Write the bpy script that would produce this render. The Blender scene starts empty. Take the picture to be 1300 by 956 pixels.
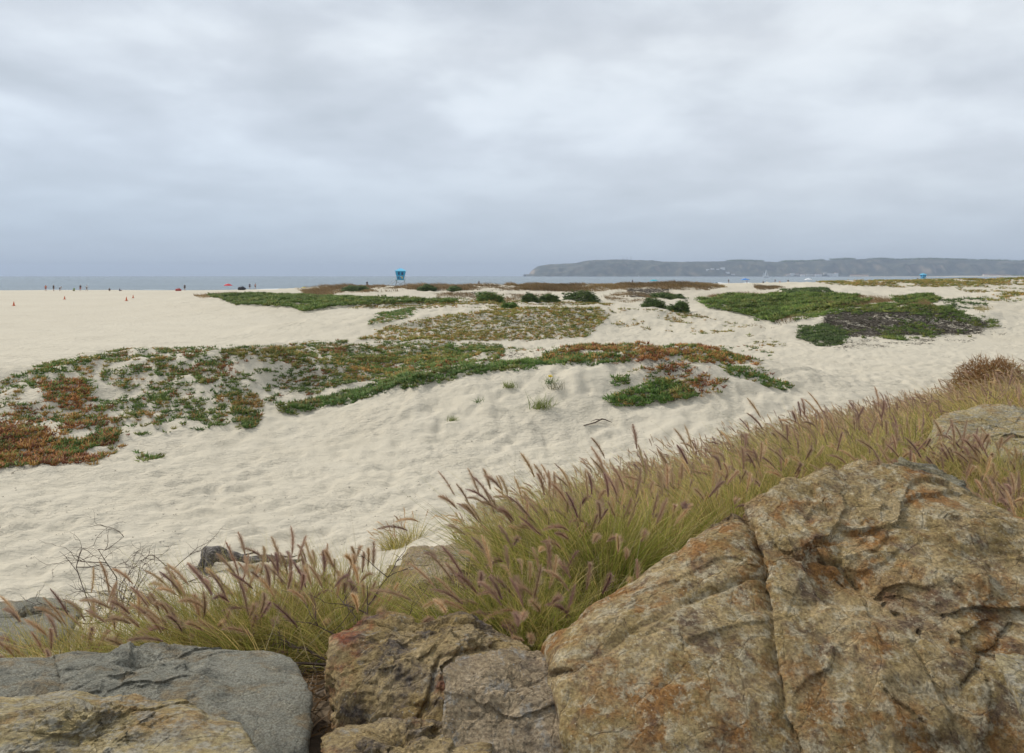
import bpy, bmesh, math, random
import numpy as np
from mathutils import Vector, Matrix

random.seed(7)
RS = np.random.RandomState(11)
S = bpy.context.scene
COL = S.collection
F, CX, HY, CAMZ = 1020.0, 650.0, 350.0, 4.5      # focal length in photo pixels, centre column, horizon row, eye height

# ------------------------------------------------------------------ objects and tags
def tag(o, label=None, cat=None, group=None, kind=None):
    if label: o['label'] = label
    if cat: o['category'] = cat
    if group: o['group'] = group
    if kind: o['kind'] = kind
    return o

def link(name, me, mat=None, parent=None):
    o = bpy.data.objects.new(name, me); COL.objects.link(o)
    if mat is not None:
        if isinstance(mat, (list, tuple)):
            for m in mat: me.materials.append(m)
        else: me.materials.append(mat)
    if parent: o.parent = parent
    return o

def empty(name, loc, rz=0.0):
    o = bpy.data.objects.new(name, None); COL.objects.link(o)
    o.location = loc; o.rotation_euler = (0, 0, rz); o.empty_display_size = .1
    return o

PLANT_GAIN = 1.18
def np_mesh(name, V, T, col=None, smooth=False):
    V = np.asarray(V, np.float32).reshape(-1, 3); T = np.asarray(T, np.int32)
    k = T.shape[1]
    me = bpy.data.meshes.new(name)
    me.vertices.add(len(V)); me.vertices.foreach_set('co', V.ravel())
    me.loops.add(T.size); me.loops.foreach_set('vertex_index', T.ravel())
    me.polygons.add(len(T))
    me.polygons.foreach_set('loop_start', np.arange(0, T.size, k, dtype=np.int32))
    me.polygons.foreach_set('loop_total', np.full(len(T), k, np.int32))
    if smooth: me.polygons.foreach_set('use_smooth', np.ones(len(T), bool))
    me.update(calc_edges=True)
    if col is not None:
        a = me.color_attributes.new('Col', 'FLOAT_COLOR', 'POINT')
        c = np.ones((len(V), 4), np.float32); c[:, :3] = np.clip(col, 0, 1)
        a.data.foreach_set('color', c.ravel())
    return me

class Geo:                                        # gathers triangles with colours
    def __init__(s): s.V = []; s.T = []; s.C = []; s.n = 0
    def add(s, V, T, C):
        V = V.reshape(-1, 3); C = np.broadcast_to(C, V.shape) if C.ndim == 1 else C.reshape(-1, 3)
        s.V.append(V); s.T.append(T.reshape(-1, 3) + s.n); s.C.append(C); s.n += len(V)
    def mesh(s, name): return np_mesh(name, np.concatenate(s.V), np.concatenate(s.T), np.concatenate(s.C))

# ------------------------------------------------------------------ noise
def _h(ix, iy, iz, seed):
    n = (ix.astype(np.int64) * 374761393 + iy.astype(np.int64) * 668265263 + iz.astype(np.int64) * 2147483647 + seed * 974711) & 0xffffffff
    n = ((n ^ (n >> 13)) * 1274126177) & 0xffffffff
    n = ((n ^ (n >> 16)) * 2246822519) & 0xffffffff
    return ((n ^ (n >> 13)) & 0xffffff) / float(0xffffff)

def vnoise(P, seed=0):                            # value noise, -1..1
    P = np.asarray(P, float); i = np.floor(P); f = P - i; u = f * f * f * (f * (f * 6 - 15) + 10)
    x, y, z = i[..., 0], i[..., 1], i[..., 2]; r = 0
    for dx in (0, 1):
        wx = u[..., 0] if dx else 1 - u[..., 0]
        for dy in (0, 1):
            wy = u[..., 1] if dy else 1 - u[..., 1]
            for dz in (0, 1):
                wz = u[..., 2] if dz else 1 - u[..., 2]
                r = r + wx * wy * wz * _h(x + dx, y + dy, z + dz, seed)
    return r * 2 - 1

def fbm(P, octv=4, seed=0, gain=.5, ridge=False):
    P = np.asarray(P, float); a = 1.0; t = 0; s = 0
    for k in range(octv):
        n = vnoise(P * 2.03 ** k + 17.3 * k, seed + k * 31)
        if ridge: n = 1 - 2 * np.abs(n)
        t = t + a * n; s += a; a *= gain
    return t / s

def v2(x, y, sc):
    x = np.asarray(x, float); y = np.asarray(y, float)
    return np.stack([x / sc, y / sc, np.zeros_like(x)], -1)

# ------------------------------------------------------------------ terrain
def sstep(a, b, x):
    t = np.clip((x - a) / (b - a), 0, 1); return t * t * (3 - 2 * t)

def wpt(px, py, z):
    d = (CAMZ - z) * F / (py - HY); return ((px - CX) / F * d, d, z)

RIDGES = [  # crest points (photo column, row, height above the beach), half width towards the camera / away
    ([(-120, 505, 1.1), (0, 480, 1.3), (70, 461, 1.55), (160, 446, 1.8), (270, 441, 1.85), (380, 434, 1.6), (520, 437, 1.4)], 5.6, 5.0),
    ([(500, 478, .7), (560, 470, 1.0), (640, 458, 1.5), (750, 441, 1.9), (850, 440, 1.9), (925, 458, 1.3), (985, 484, .5)], 4.6, 5.5),
    ([(440, 403, 1.2), (520, 399, 1.6), (600, 393, 1.9), (700, 389, 2.1), (780, 388, 2.1), (870, 395, 1.7), (950, 414, .9), (1000, 436, .3)], 7.5, 7),
    ([(235, 378, .8), (290, 375, 1.2), (370, 377, 1.4), (450, 381, 1.6), (560, 382, 1.7), (640, 382, 1.7)], 16, 14),
    ([(380, 367, 1.5), (440, 364, 2.1), (500, 364.5, 2.2), (560, 363.5, 2.3), (620, 363, 2.4), (690, 362, 2.5), (760, 361, 2.7), (830, 361, 2.7), (890, 362.5, 2.3), (930, 365, 1.2)], 20, 16),
    ([(1030, 408, 1.2), (1080, 392, 1.9), (1130, 387, 2.15), (1195, 390, 2.0), (1262, 403, 1.2)], 7.2, 6.5),
    ([(880, 381, 1.6), (960, 377, 1.9), (1040, 375, 2.0), (1120, 378, 1.9), (1200, 378, 1.8)], 20, 14),
    ([(990, 369, 2.0), (1050, 368, 2.2)], 14, 10),
    ([(1030, 359.5, 2.6), (1100, 357.5, 3.1), (1180, 357, 3.2), (1240, 355, 3.5), (1310, 354, 3.7), (1450, 353, 3.9)], 40, 25),
    ([(1230, 385, 1.8), (1290, 377, 2.2), (1380, 372, 2.6), (1500, 372, 2.6)], 16, 16),
    ([(740, 380, 1.6), (800, 373, 2.0), (850, 377, 1.7)], 12, 10),
]
RW = [([wpt(*p) for p in pts], a, b) for pts, a, b in RIDGES]
SHORE = [(-3000, 235), (-162, 250), (-95, 252), (-60, 290), (118, 478), (225, 570), (900, 1150), (4000, 3300), (14000, 9000)]

def bank_s(x, y): return -.64 * x + .77 * y
def terrain(x, y, detail=True):
    x = np.asarray(x, float); y = np.asarray(y, float)
    s = bank_s(x, y)
    r = np.hypot(x, y)
    wob = fbm(v2(x, y, 3.1), 3, 5) * .8
    t = np.clip((12.3 + wob - s) / 8.7, 0, 3)
    bank = 2.6 * np.where(t < 1, t ** 1.25, 1.0)
    bank = bank + np.where(t > .05, fbm(v2(x, y, .9), 3, 8) * .1, 0)
    # dune ridges: highest one wins, softly
    acc = np.zeros_like(x)
    wx = x + fbm(v2(x, y, 6.0), 2, 61) * 1.6; wy = y + fbm(v2(x, y, 6.0), 2, 71) * 1.6
    for pts, wf, wb in RW:
        best = np.zeros_like(x)
        for (ax, ay, az), (bx, by, bz) in zip(pts[:-1], pts[1:]):
            dx, dy = bx - ax, by - ay; L2 = dx * dx + dy * dy
            t = np.clip(((wx - ax) * dx + (wy - ay) * dy) / L2, 0, 1)
            qx, qy = ax + t * dx, ay + t * dy
            dd = np.hypot(wx - qx, wy - qy)
            cs_ = (wx * qx + wy * qy - qx * qx - qy * qy) / (np.hypot(qx, qy) * (dd + .5))
            w = wb + (wf - wb) * (.5 - .5 * cs_)
            best = np.maximum(best, (az + t * (bz - az)) * np.exp(-(dd / w) ** 2.2))
        acc = acc + best ** 3
    dune = acc ** (1 / 3.)
    dn = fbm(v2(x, y, 4.5), 4, 21)
    dune = dune * (1 + .20 * dn) + np.clip(dune, 0, 1) * .24 * fbm(v2(x, y, 1.1), 3, 23)
    z = bank + dune
    z = z + .10 * fbm(v2(x, y, 18), 2, 3) * sstep(14, 40, r)
    if detail:
        near = 1 - sstep(35, 90, r)
        u = .77 * x + .64 * y; v = s
        tr = fbm(v2(u + .5 * vnoise(v2(x, y, .8), 4), v * 1.9, .62), 3, 41)
        pits = np.clip(fbm(v2(x, y, .33), 2, 47), 0, 1)
        z = z + near * (.10 * tr - .10 * pits ** 1.2) * sstep(.0, .6, 1.3 - bank)
    # the beach falls away under the sea
    sh = np.interp(x, [p[0] for p in SHORE], [p[1] for p in SHORE])
    q = (y - sh) * .75
    z = z - 3.6 * sstep(-4, 70, q)
    return z

def proj(x, y, z):
    return CX + F * x / y, HY + F * (CAMZ - z) / y

def on_ground(px, py):                            # where the sight line of a photo point meets the ground
    dx = (px - CX) / F; dz = (py - HY) / F
    hit = CAMZ - dz * RAYD <= terrain(dx * RAYD, RAYD, False)
    d = float(RAYD[int(np.argmax(hit))]) if hit.any() else 3000.0
    return dx * d, d, float(terrain(dx * d, d))
RAYD = 3.0 * 1.006 ** np.arange(1150)

# ------------------------------------------------------------------ node helpers
class NT:
    def __init__(s, name, world=None):
        if world: s.t = world.node_tree
        else:
            s.m = bpy.data.materials.new(name); s.m.use_nodes = True; s.t = s.m.node_tree
        s.t.nodes.clear()
    def n(s, typ, ins=None, **kw):
        nd = s.t.nodes.new(typ)
        for k, v in kw.items(): setattr(nd, k, v)
        for k, v in (ins or {}).items():
            if hasattr(v, 'bl_idname') and hasattr(v, 'is_output'): s.t.links.new(v, nd.inputs[k])
            else: nd.inputs[k].default_value = v
        return nd
    def ramp(s, fac, stops, interp='LINEAR'):
        r = s.n('ShaderNodeValToRGB', {0: fac}); cr = r.color_ramp; cr.interpolation = interp
        while len(cr.elements) < len(stops): cr.elements.new(.5)
        for e, (p, c) in zip(cr.elements, stops):
            e.position = p; e.color = (c, c, c, 1) if isinstance(c, (int, float)) else (*c, 1)
        return r.outputs[0]
    def mix(s, fac, a, b, blend='MIX'):
        m = s.n('ShaderNodeMix', data_type='RGBA', blend_type=blend)
        for i, v in ((0, fac), (6, a), (7, b)):
            if hasattr(v, 'is_output'): s.t.links.new(v, m.inputs[i])
            else: m.inputs[i].default_value = v if i == 0 else (*v, 1)
        return m.outputs[2]
    def math(s, op, a, b=0.0, c=0.0):
        return s.n('ShaderNodeMath', {0: a, 1: b, 2: c}, operation=op).outputs[0]
    def noise(s, vec, scale, detail=5, rough=.55, dist=0.0):
        return s.n('ShaderNodeTexNoise', {'Vector': vec, 'Scale': scale, 'Detail': detail, 'Roughness': rough, 'Distortion': dist}).outputs[0]
    def vec(s, v, scale=(1, 1, 1), rot=(0, 0, 0), loc=(0, 0, 0)):
        return s.n('ShaderNodeMapping', {'Vector': v, 'Scale': scale, 'Rotation': rot, 'Location': loc}).outputs[0]
    def bump(s, h, strength, dist, normal=None):
        d = {'Height': h, 'Strength': strength, 'Distance': dist}
        if normal is not None: d['Normal'] = normal
        return s.n('ShaderNodeBump', d).outputs[0]
    def surf(s, color, rough=.8, normal=None, **extra):
        d = {'Base Color': color if hasattr(color, 'is_output') else (*color, 1), 'Roughness': rough}
        if normal is not None: d['Normal'] = normal
        d.update(extra)
        b = s.n('ShaderNodeBsdfPrincipled', d)
        s.n('ShaderNodeOutputMaterial', {'Surface': b.outputs[0]})
        return s.m

def flat_mat(name, c, rough=.6, var=.12, scale=3.0):
    t = NT(name); p = t.n('ShaderNodeTexCoord').outputs['Object']
    n = t.noise(p, scale, 4)
    return t.surf(t.mix(n, [v * (1 - var) for v in c], [min(1, v * (1 + var)) for v in c]), rough)

def plant_mat(name, trans=.25, rough=.6):
    t = NT(name); a = t.n('ShaderNodeAttribute', attribute_name='Col').outputs['Color']
    b = t.n('ShaderNodeBsdfPrincipled', {'Base Color': a, 'Roughness': rough, 'Specular IOR Level': .3})
    tr = t.n('ShaderNodeBsdfTranslucent', {'Color': a})
    m = t.n('ShaderNodeMixShader', {0: trans, 1: b.outputs[0], 2: tr.outputs[0]})
    t.n('ShaderNodeOutputMaterial', {'Surface': m.outputs[0]})
    return t.m

# ------------------------------------------------------------------ materials
def sand_mat():
    t = NT('dune_sand'); geo = t.n('ShaderNodeNewGeometry'); P = geo.outputs['Position']
    big = t.noise(P, .05, 4); mid = t.noise(P, .6, 5); fine = t.noise(P, 90, 3, .7)
    c = t.mix(t.ramp(big, [(.35, 0), (.65, 1)]), (.56, .495, .375), (.62, .556, .43))
    c = t.mix(t.ramp(mid, [(.3, 0), (.7, 1)]), c, (.595, .533, .415))
    c = t.mix(t.ramp(fine, [(.52, 0), (.75, .5)]), c, (.33, .28, .21))
    specks = t.n('ShaderNodeTexVoronoi', {'Vector': P, 'Scale': 5.0}).outputs['Distance']
    gate = t.ramp(t.noise(P, .9, 3), [(.5, 0), (.6, 1)])
    sp = t.math('MULTIPLY', t.ramp(specks, [(.05, 1), (.09, 0)]), gate)
    c = t.mix(t.math('MULTIPLY', sp, .6), c, (.12, .09, .06))
    # wet sand at the water line and loose soil on the bank
    z = t.n('ShaderNodeSeparateXYZ', {0: P}).outputs['Z']
    c = t.mix(t.ramp(t.math('ADD', z, 1.0), [(.02, 1), (.25, 0)]), c, (.22, .19, .15))
    b1 = t.bump(t.noise(t.vec(P, (1, 1.6, 1), (0, 0, .7)), 5.2, 4, .6, .2), t.ramp(t.noise(P, .35, 3), [(.35, .35), (.65, 1)]), .11)
    pits = t.n('ShaderNodeTexVoronoi', {'Vector': t.vec(P, (1, 1, .3)), 'Scale': 2.6, 'Smoothness': .6}, feature='SMOOTH_F1').outputs['Distance']
    b2 = t.bump(pits, t.ramp(t.noise(P, .22, 3), [(.4, .2), (.6, 1)]), .09, b1)
    b3 = t.bump(t.noise(P, 14, 5, .7), .7, .02, b2)
    return t.surf(c, .95, b3, **{'Specular IOR Level': .15})

def soil_mat():
    t = NT('bank_soil'); P = t.n('ShaderNodeNewGeometry').outputs['Position']
    c = t.ramp(t.noise(P, 6, 6, .65), [(.3, (.07, .045, .025)), (.55, (.16, .11, .06)), (.75, (.30, .22, .13))])
    return t.surf(c, .95, t.bump(t.noise(P, 25, 6, .7), 1, .03))

def rock_mat(name, tones, rust=.5, pale=.3, dark=.4, scale=1.0, lichen=(.55, .52, .42), grain=(1, 1, 1)):
    """tones: base a, base b, rust, dark"""
    t = NT(name); P = t.n('ShaderNodeTexCoord').outputs['Object']
    W = t.n('ShaderNodeVectorMath', {0: P, 1: t.n('ShaderNodeVectorMath', {0: t.n('ShaderNodeTexNoise', {'Vector': P, 'Scale': 2.2 * scale, 'Detail': 3.0}).outputs[1], 'Scale': .14}, operation='SCALE').outputs[0]}, operation='ADD').outputs[0]
    G = t.vec(W, grain, (.3, .5, .2))
    n1 = t.noise(G, 2.6 * scale, 8, .62); n2 = t.noise(t.vec(G, loc=(5, 2, 9)), 1.7 * scale, 9, .68)
    n3 = t.noise(t.vec(G, loc=(1, 12, 3)), 2.3 * scale, 9, .7); Pf = t.vec(P, grain, (.3, .5, .2)); n4 = t.noise(t.vec(Pf, loc=(8, 7, 13)), 8 * scale, 8, .7)
    n5 = t.noise(P, 34 * scale, 5, .65); n6 = t.noise(t.vec(G, loc=(3, 3, 3)), 1.2 * scale, 7, .6)
    c = t.mix(t.ramp(n1, [(.38, 0), (.62, 1)]), tones[0], tones[1])
    c = t.mix(t.math('MULTIPLY', t.ramp(n2, [(.58 - .16 * rust, 0), (.66 - .1 * rust, 1)]), .85), c, tones[2])
    c = t.mix(t.math('MULTIPLY', t.ramp(n3, [(.60 - .16 * dark, 0), (.70 - .12 * dark, 1)]), .85), c, tones[3])
    c = t.mix(t.math('MULTIPLY', t.ramp(n4, [(.60 - .12 * pale, 0), (.68 - .1 * pale, 1)]), .8), c, lichen)
    c = t.mix(t.math('MULTIPLY', t.ramp(n6, [(.6, 0), (.72, 1)]), .35), c, tones[2])
    c = t.mix(.85, c, t.mix(t.ramp(n5, [(.34, 0), (.62, 1)]), (.38, .35, .32), (1, 1, 1)), 'MULTIPLY')
    dkp = t.noise(t.vec(P, loc=(2, 9, 4)), 19 * scale, 6, .75)
    c = t.mix(t.math('MULTIPLY', t.ramp(dkp, [(.57, 0), (.64, 1)]), .6), c, tones[3])
    spk = t.n('ShaderNodeTexVoronoi', {'Vector': P, 'Scale': 26 * scale}).outputs['Distance']
    c = t.mix(t.math('MULTIPLY', t.ramp(spk, [(.10, 1), (.2, 0)]), t.ramp(t.noise(P, 5 * scale, 3), [(.5, 0), (.58, .8)])), c, lichen)
    h = t.bump(n1, .8, .06); h = t.bump(n4, 1.0, .05, h); h = t.bump(n5, 1.0, .02, h)
    h = t.bump(t.noise(P, 90 * scale, 3, .6), .7, .004, h)
    chip = t.n('ShaderNodeTexVoronoi', {'Vector': W, 'Scale': 7.0 * scale, 'Randomness': 1.0}).outputs['Color']
    c = t.mix(.30, c, t.mix(t.n('ShaderNodeSeparateXYZ', {0: chip}).outputs['X'], (.62, .60, .56), (1.25, 1.22, 1.15)), 'MULTIPLY')
    cr = t.n('ShaderNodeTexVoronoi', {'Vector': t.vec(W, (1, 1, .6)), 'Scale': 3.1 * scale}, feature='DISTANCE_TO_EDGE').outputs['Distance']
    h = t.bump(t.ramp(cr, [(0, 0), (.03, 1)]), .5, .012, h)
    return t.surf(c, .88, h, **{'Specular IOR Level': .25})

M = {}
def mats():
    M['sand'] = sand_mat(); M['soil'] = soil_mat()
    M['plant'] = plant_mat('foliage', .22); M['grass'] = plant_mat('dry_grass', .3, .7)
    M['rust_rock'] = rock_mat('rust_stained_rock', ((.54, .39, .165), (.74, .56, .30), (.50, .23, .065), (.20, .13, .095)), .5, .8, .55, 2.3, (.84, .73, .50))
    M['rock_b'] = rock_mat('brown_rock', ((.48, .34, .14), (.62, .47, .25), (.38, .09, .035), (.13, .11, .11)), .5, .3, .6, 1.9, (.50, .45, .36))
    M['slab'] = rock_mat('pinkish_slab', ((.50, .38, .23), (.60, .47, .31), (.34, .18, .09), (.20, .16, .12)), .25, .6, .3, 2.0, (.50, .48, .43), (1, .5, 1))
    M['grey_rock'] = rock_mat('blue_grey_rock', ((.42, .41, .33), (.56, .54, .44), (.48, .37, .22), (.22, .22, .18)), .35, .7, .4, 3.4, (.56, .52, .40), (.7, 1, 1.6))
    M['pale_rock'] = rock_mat('lichen_rock', ((.55, .43, .20), (.66, .55, .33), (.50, .32, .13), (.28, .23, .15)), .35, .95, .3, 1.5, (.56, .52, .42), (1, 1, 3))
    M['green_rock'] = rock_mat('olive_grey_rock', ((.34, .30, .18), (.46, .41, .27), (.34, .24, .12), (.16, .14, .10)), .25, .7, .4, 2.6)
    M['wood'] = NT('weathered_wood')
    t = M['wood']; P = t.n('ShaderNodeTexCoord').outputs['Object']
    n = t.noise(t.vec(P, (1, 8, 8)), 6, 6, .7)
    M['wood'] = t.surf(t.ramp(n, [(.35, (.03, .026, .022)), (.52, (.11, .095, .08)), (.68, (.42, .38, .33))]), .9, t.bump(n, 1, .02))
    M['twig'] = flat_mat('dry_twig', (.10, .07, .05), .9, .4, 20)
    t = NT('sea_water'); P = t.n('ShaderNodeNewGeometry').outputs['Position']
    w1 = t.noise(t.vec(P, (.35, 1, 1), (0, 0, .25)), .09, 6, .6); w2 = t.noise(t.vec(P, (.5, 1, 1), (0, 0, -.1)), .9, 5, .6)
    st = t.noise(t.vec(P, (.12, 1, 1)), .012, 5, .6)
    c = t.mix(t.ramp(st, [(.35, 0), (.65, 1)]), (.055, .095, .105), (.105, .150, .155))
    nb = t.bump(w1, .7, 1.6); nb = t.bump(w2, .8, .25, nb)
    M['sea'] = t.surf(c, .22, nb, **{'IOR': 1.33})
    t = NT('sea_foam'); P = t.n('ShaderNodeNewGeometry').outputs['Position']
    M['foam'] = t.surf(t.mix(t.noise(P, .6, 5), (.72, .74, .74), (.86, .87, .87)), .8, t.bump(t.noise(P, 2, 4), 1, .2))
    t = NT('headland_scrub'); g = t.n('ShaderNodeNewGeometry'); P = g.outputs['Position']
    up = t.n('ShaderNodeSeparateXYZ', {0: g.outputs['Normal']}).outputs['Z']
    c = t.ramp(t.noise(P, .012, 7, .65), [(.35, (.02, .03, .02)), (.52, (.06, .065, .035)), (.7, (.20, .16, .10))])
    c = t.mix(t.ramp(up, [(.5, 1), (.75, 0)]), c, (.36, .27, .18))
    M['headland'] = t.surf(c, .95)
mats()

# ------------------------------------------------------------------ ground sheet, sea, headland
def ground():
    fine = np.radians(np.arange(-41, 41.01, .135)); coarse = np.radians(np.arange(43, 317.1, 2.0))
    ang = np.concatenate([fine, coarse])
    rr = [.6]
    while rr[-1] < 700: rr.append(rr[-1] * 1.0072)
    while rr[-1] < 13500: rr.append(rr[-1] * 1.05)
    rr = np.array(rr); A, R = np.meshgrid(ang, rr)
    X = R * np.sin(A); Y = R * np.cos(A); Z = terrain(X, Y)
    V = np.stack([X, Y, Z], -1).reshape(-1, 3); na, nr = len(ang), len(rr)
    i = np.arange(nr - 1)[:, None] * na; j = np.arange(na)[None, :]; j2 = (j + 1) % na
    Q = np.stack([i + j, i + na + j, i + na + j2, i + j2], -1).reshape(-1, 4)[:, ::-1]
    c = len(V); V = np.vstack([V, [[0, 0, float(terrain(0., .01))]]])
    me = np_mesh('sand', V, Q, None, True)
    fan = [(c, k, (k + 1) % na) for k in range(na)]
    bm = bmesh.new(); bm.from_mesh(me); bm.verts.ensure_lookup_table()
    for a, b, d in fan: bm.faces.new((bm.verts[a], bm.verts[b], bm.verts[d]))
    bm.to_mesh(me); bm.free()
    me.materials.append(M['sand']); me.materials.append(M['soil'])
    # soil under the grass of the bank
    n = len(me.polygons); idx = np.zeros(n, np.int32)
    ctr = np.zeros(n * 3, np.float32); me.polygons.foreach_get('center', ctr); ctr = ctr.reshape(-1, 3)
    s = bank_s(ctr[:, 0], ctr[:, 1]) + fbm(v2(ctr[:, 0], ctr[:, 1], 1.0), 3, 91) * .9
    idx[(s < 8.4) & (ctr[:, 0] > -1.5)] = 1; idx[s < 6.0] = 1
    me.polygons.foreach_set('material_index', idx)
    o = link('sand', me); tag(o, kind='structure')

SEA = -1.5
def sea():
    rr = np.array([150 * 1.06 ** k for k in range(78)]); rr[-1] = 13400
    ang = np.radians(np.arange(-100, 100.1, 2)); A, R = np.meshgrid(ang, rr)
    V = np.stack([R * np.sin(A), R * np.cos(A), np.full_like(R, SEA)], -1).reshape(-1, 3)
    na, nr = len(ang), len(rr); i = np.arange(nr - 1)[:, None] * na; j = np.arange(na - 1)[None, :]
    Q = np.stack([i + j, i + j + 1, i + na + j + 1, i + na + j], -1).reshape(-1, 4)[:, ::-1]
    tag(link('sea', np_mesh('sea', V, Q, None, True), M['sea']), kind='structure')
    # low breaking waves: long rounded ridges of foam lying along the shore
    G = []; T = []; n0 = 0
    sx = [p[0] for p in SHORE]; sy = [p[1] for p in SHORE]
    for off, x0, x1, amp, seed in ((46, -420, -110, .12, 1), (46, -110, 60, .4, 8), (85, -110, 70, .55, 9), (170, 300, 1200, 1.3, 10), (62, -140, 160, .7, 2), (50, 60, 420, .6, 3), (80, 150, 900, .9, 4), (95, -330, -60, .15, 5), (110, 300, 1100, 1.1, 6), (125, 480, 1300, 1.2, 7)):
        xs = np.arange(x0, x1, 2.0); ys = np.interp(xs, sx, sy) + off + 3 * vnoise(v2(xs, xs * 0, 40), seed)
        a = amp * np.clip(fbm(v2(xs, xs * 0 + seed * 9, 22), 3, seed) * 2.2 + .15, 0.0, 1)
        prof = [(-2.4, .0), (-.8, .55), (0, 1.0), (1.0, .6), (3.0, 0)]
        P = np.stack([np.stack([xs - k * .55 * 2, ys + k * 2, SEA - .15 + h * a * 1.3], -1) for k, h in prof], 1)
        n, m = P.shape[:2]; G.append(P.reshape(-1, 3))
        i = np.arange(n - 1)[:, None] * m; j = np.arange(m - 1)[None, :]
        q = np.stack([i + j, i + m + j, i + m + j + 1, i + j + 1], -1)
        keep = (a[:-1] > .02) ; q = q[keep].reshape(-1, 4); T.append(q + n0); n0 += n * m
    tag(link('surf', np_mesh('surf', np.concatenate(G), np.concatenate(T), None, True), M['foam']), kind='structure')

HEAD = [(676, 347), (680, 340.5), (687, 335.5), (700, 333.5), (735, 332), (752, 328.5), (770, 327.6), (800, 327.2), (835, 328), (850, 330), (900, 330.3), (945, 329.2), (985, 330), (1010, 331), (1060, 329.5), (1080, 328), (1130, 326.3), (1170, 328), (1210, 327), (1260, 328.2), (1330, 330), (1500, 331), (1700, 338)]
HD = 6000.0
def head_h(px):
    p, y = zip(*HEAD); return (HY - np.interp(px, p, y)) / F * HD
def head_z(px, v):                                # v metres behind the shore line of the headland
    H = head_h(px)
    X = (px - CX) / F * HD
    g = fbm(np.stack([X / 170, v / 260, 0 * v], -1), 4, 77, ridge=True)
    rise = sstep(-10, 330, v + g * 110) ** .8
    cliff = sstep(-5, 60, v + g * 25) * .35
    prof = np.maximum(rise, cliff * (1 - sstep(700, 1000, px) * .75))
    z = H * prof * (1 + .05 * g * (1 - rise)) - 3
    back = 1 - sstep(1100, 1700, v)
    return z * back - 4 * (1 - back)
def headland():
    px = np.concatenate([np.linspace(668, 720, 60), np.linspace(722, 1700, 420)]); v = np.concatenate([np.linspace(-60, 500, 60), np.linspace(530, 1800, 24)])
    PX, Vv = np.meshgrid(px, v, indexing='ij')
    end = (1 - sstep(676, 700, PX))
    X = (PX - CX) / F * (HD) ; Y = HD + Vv + end * 80
    Z = head_z(PX, Vv) + fbm(np.stack([X / 60, Y / 60, 0 * X], -1), 3, 5) * 3
    n, m = PX.shape; i = np.arange(n - 1)[:, None] * m; j = np.arange(m - 1)[None, :]
    Q = np.stack([i + j, i + m + j, i + m + j + 1, i + j + 1], -1).reshape(-1, 4)
    tag(link('hills', np_mesh('hills', np.stack([X, Y, Z], -1).reshape(-1, 3), Q, None, True), M['headland']), kind='structure')
    # the low spit of land in front of it on the right
    px = np.linspace(1060, 1700, 160); v = np.linspace(-40, 260, 20); PX, Vv = np.meshgrid(px, v, indexing='ij')
    D = 4300.; X = (PX - CX) / F * D; Y = D + Vv
    Z = SEA - .6 + (2.5 + 3.5 * sstep(1180, 1260, PX)) * sstep(-30, 30, Vv) * (1 - sstep(200, 255, Vv)) * sstep(1060, 1130, PX)
    n, m = PX.shape; i = np.arange(n - 1)[:, None] * m; j = np.arange(m - 1)[None, :]
    Q = np.stack([i + j, i + m + j, i + m + j + 1, i + j + 1], -1).reshape(-1, 4)
    tag(link('far_shore', np_mesh('far_shore', np.stack([X, Y, Z], -1).reshape(-1, 3), Q, None, True), M['sand']), kind='structure')
ground(); sea(); headland()

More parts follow.
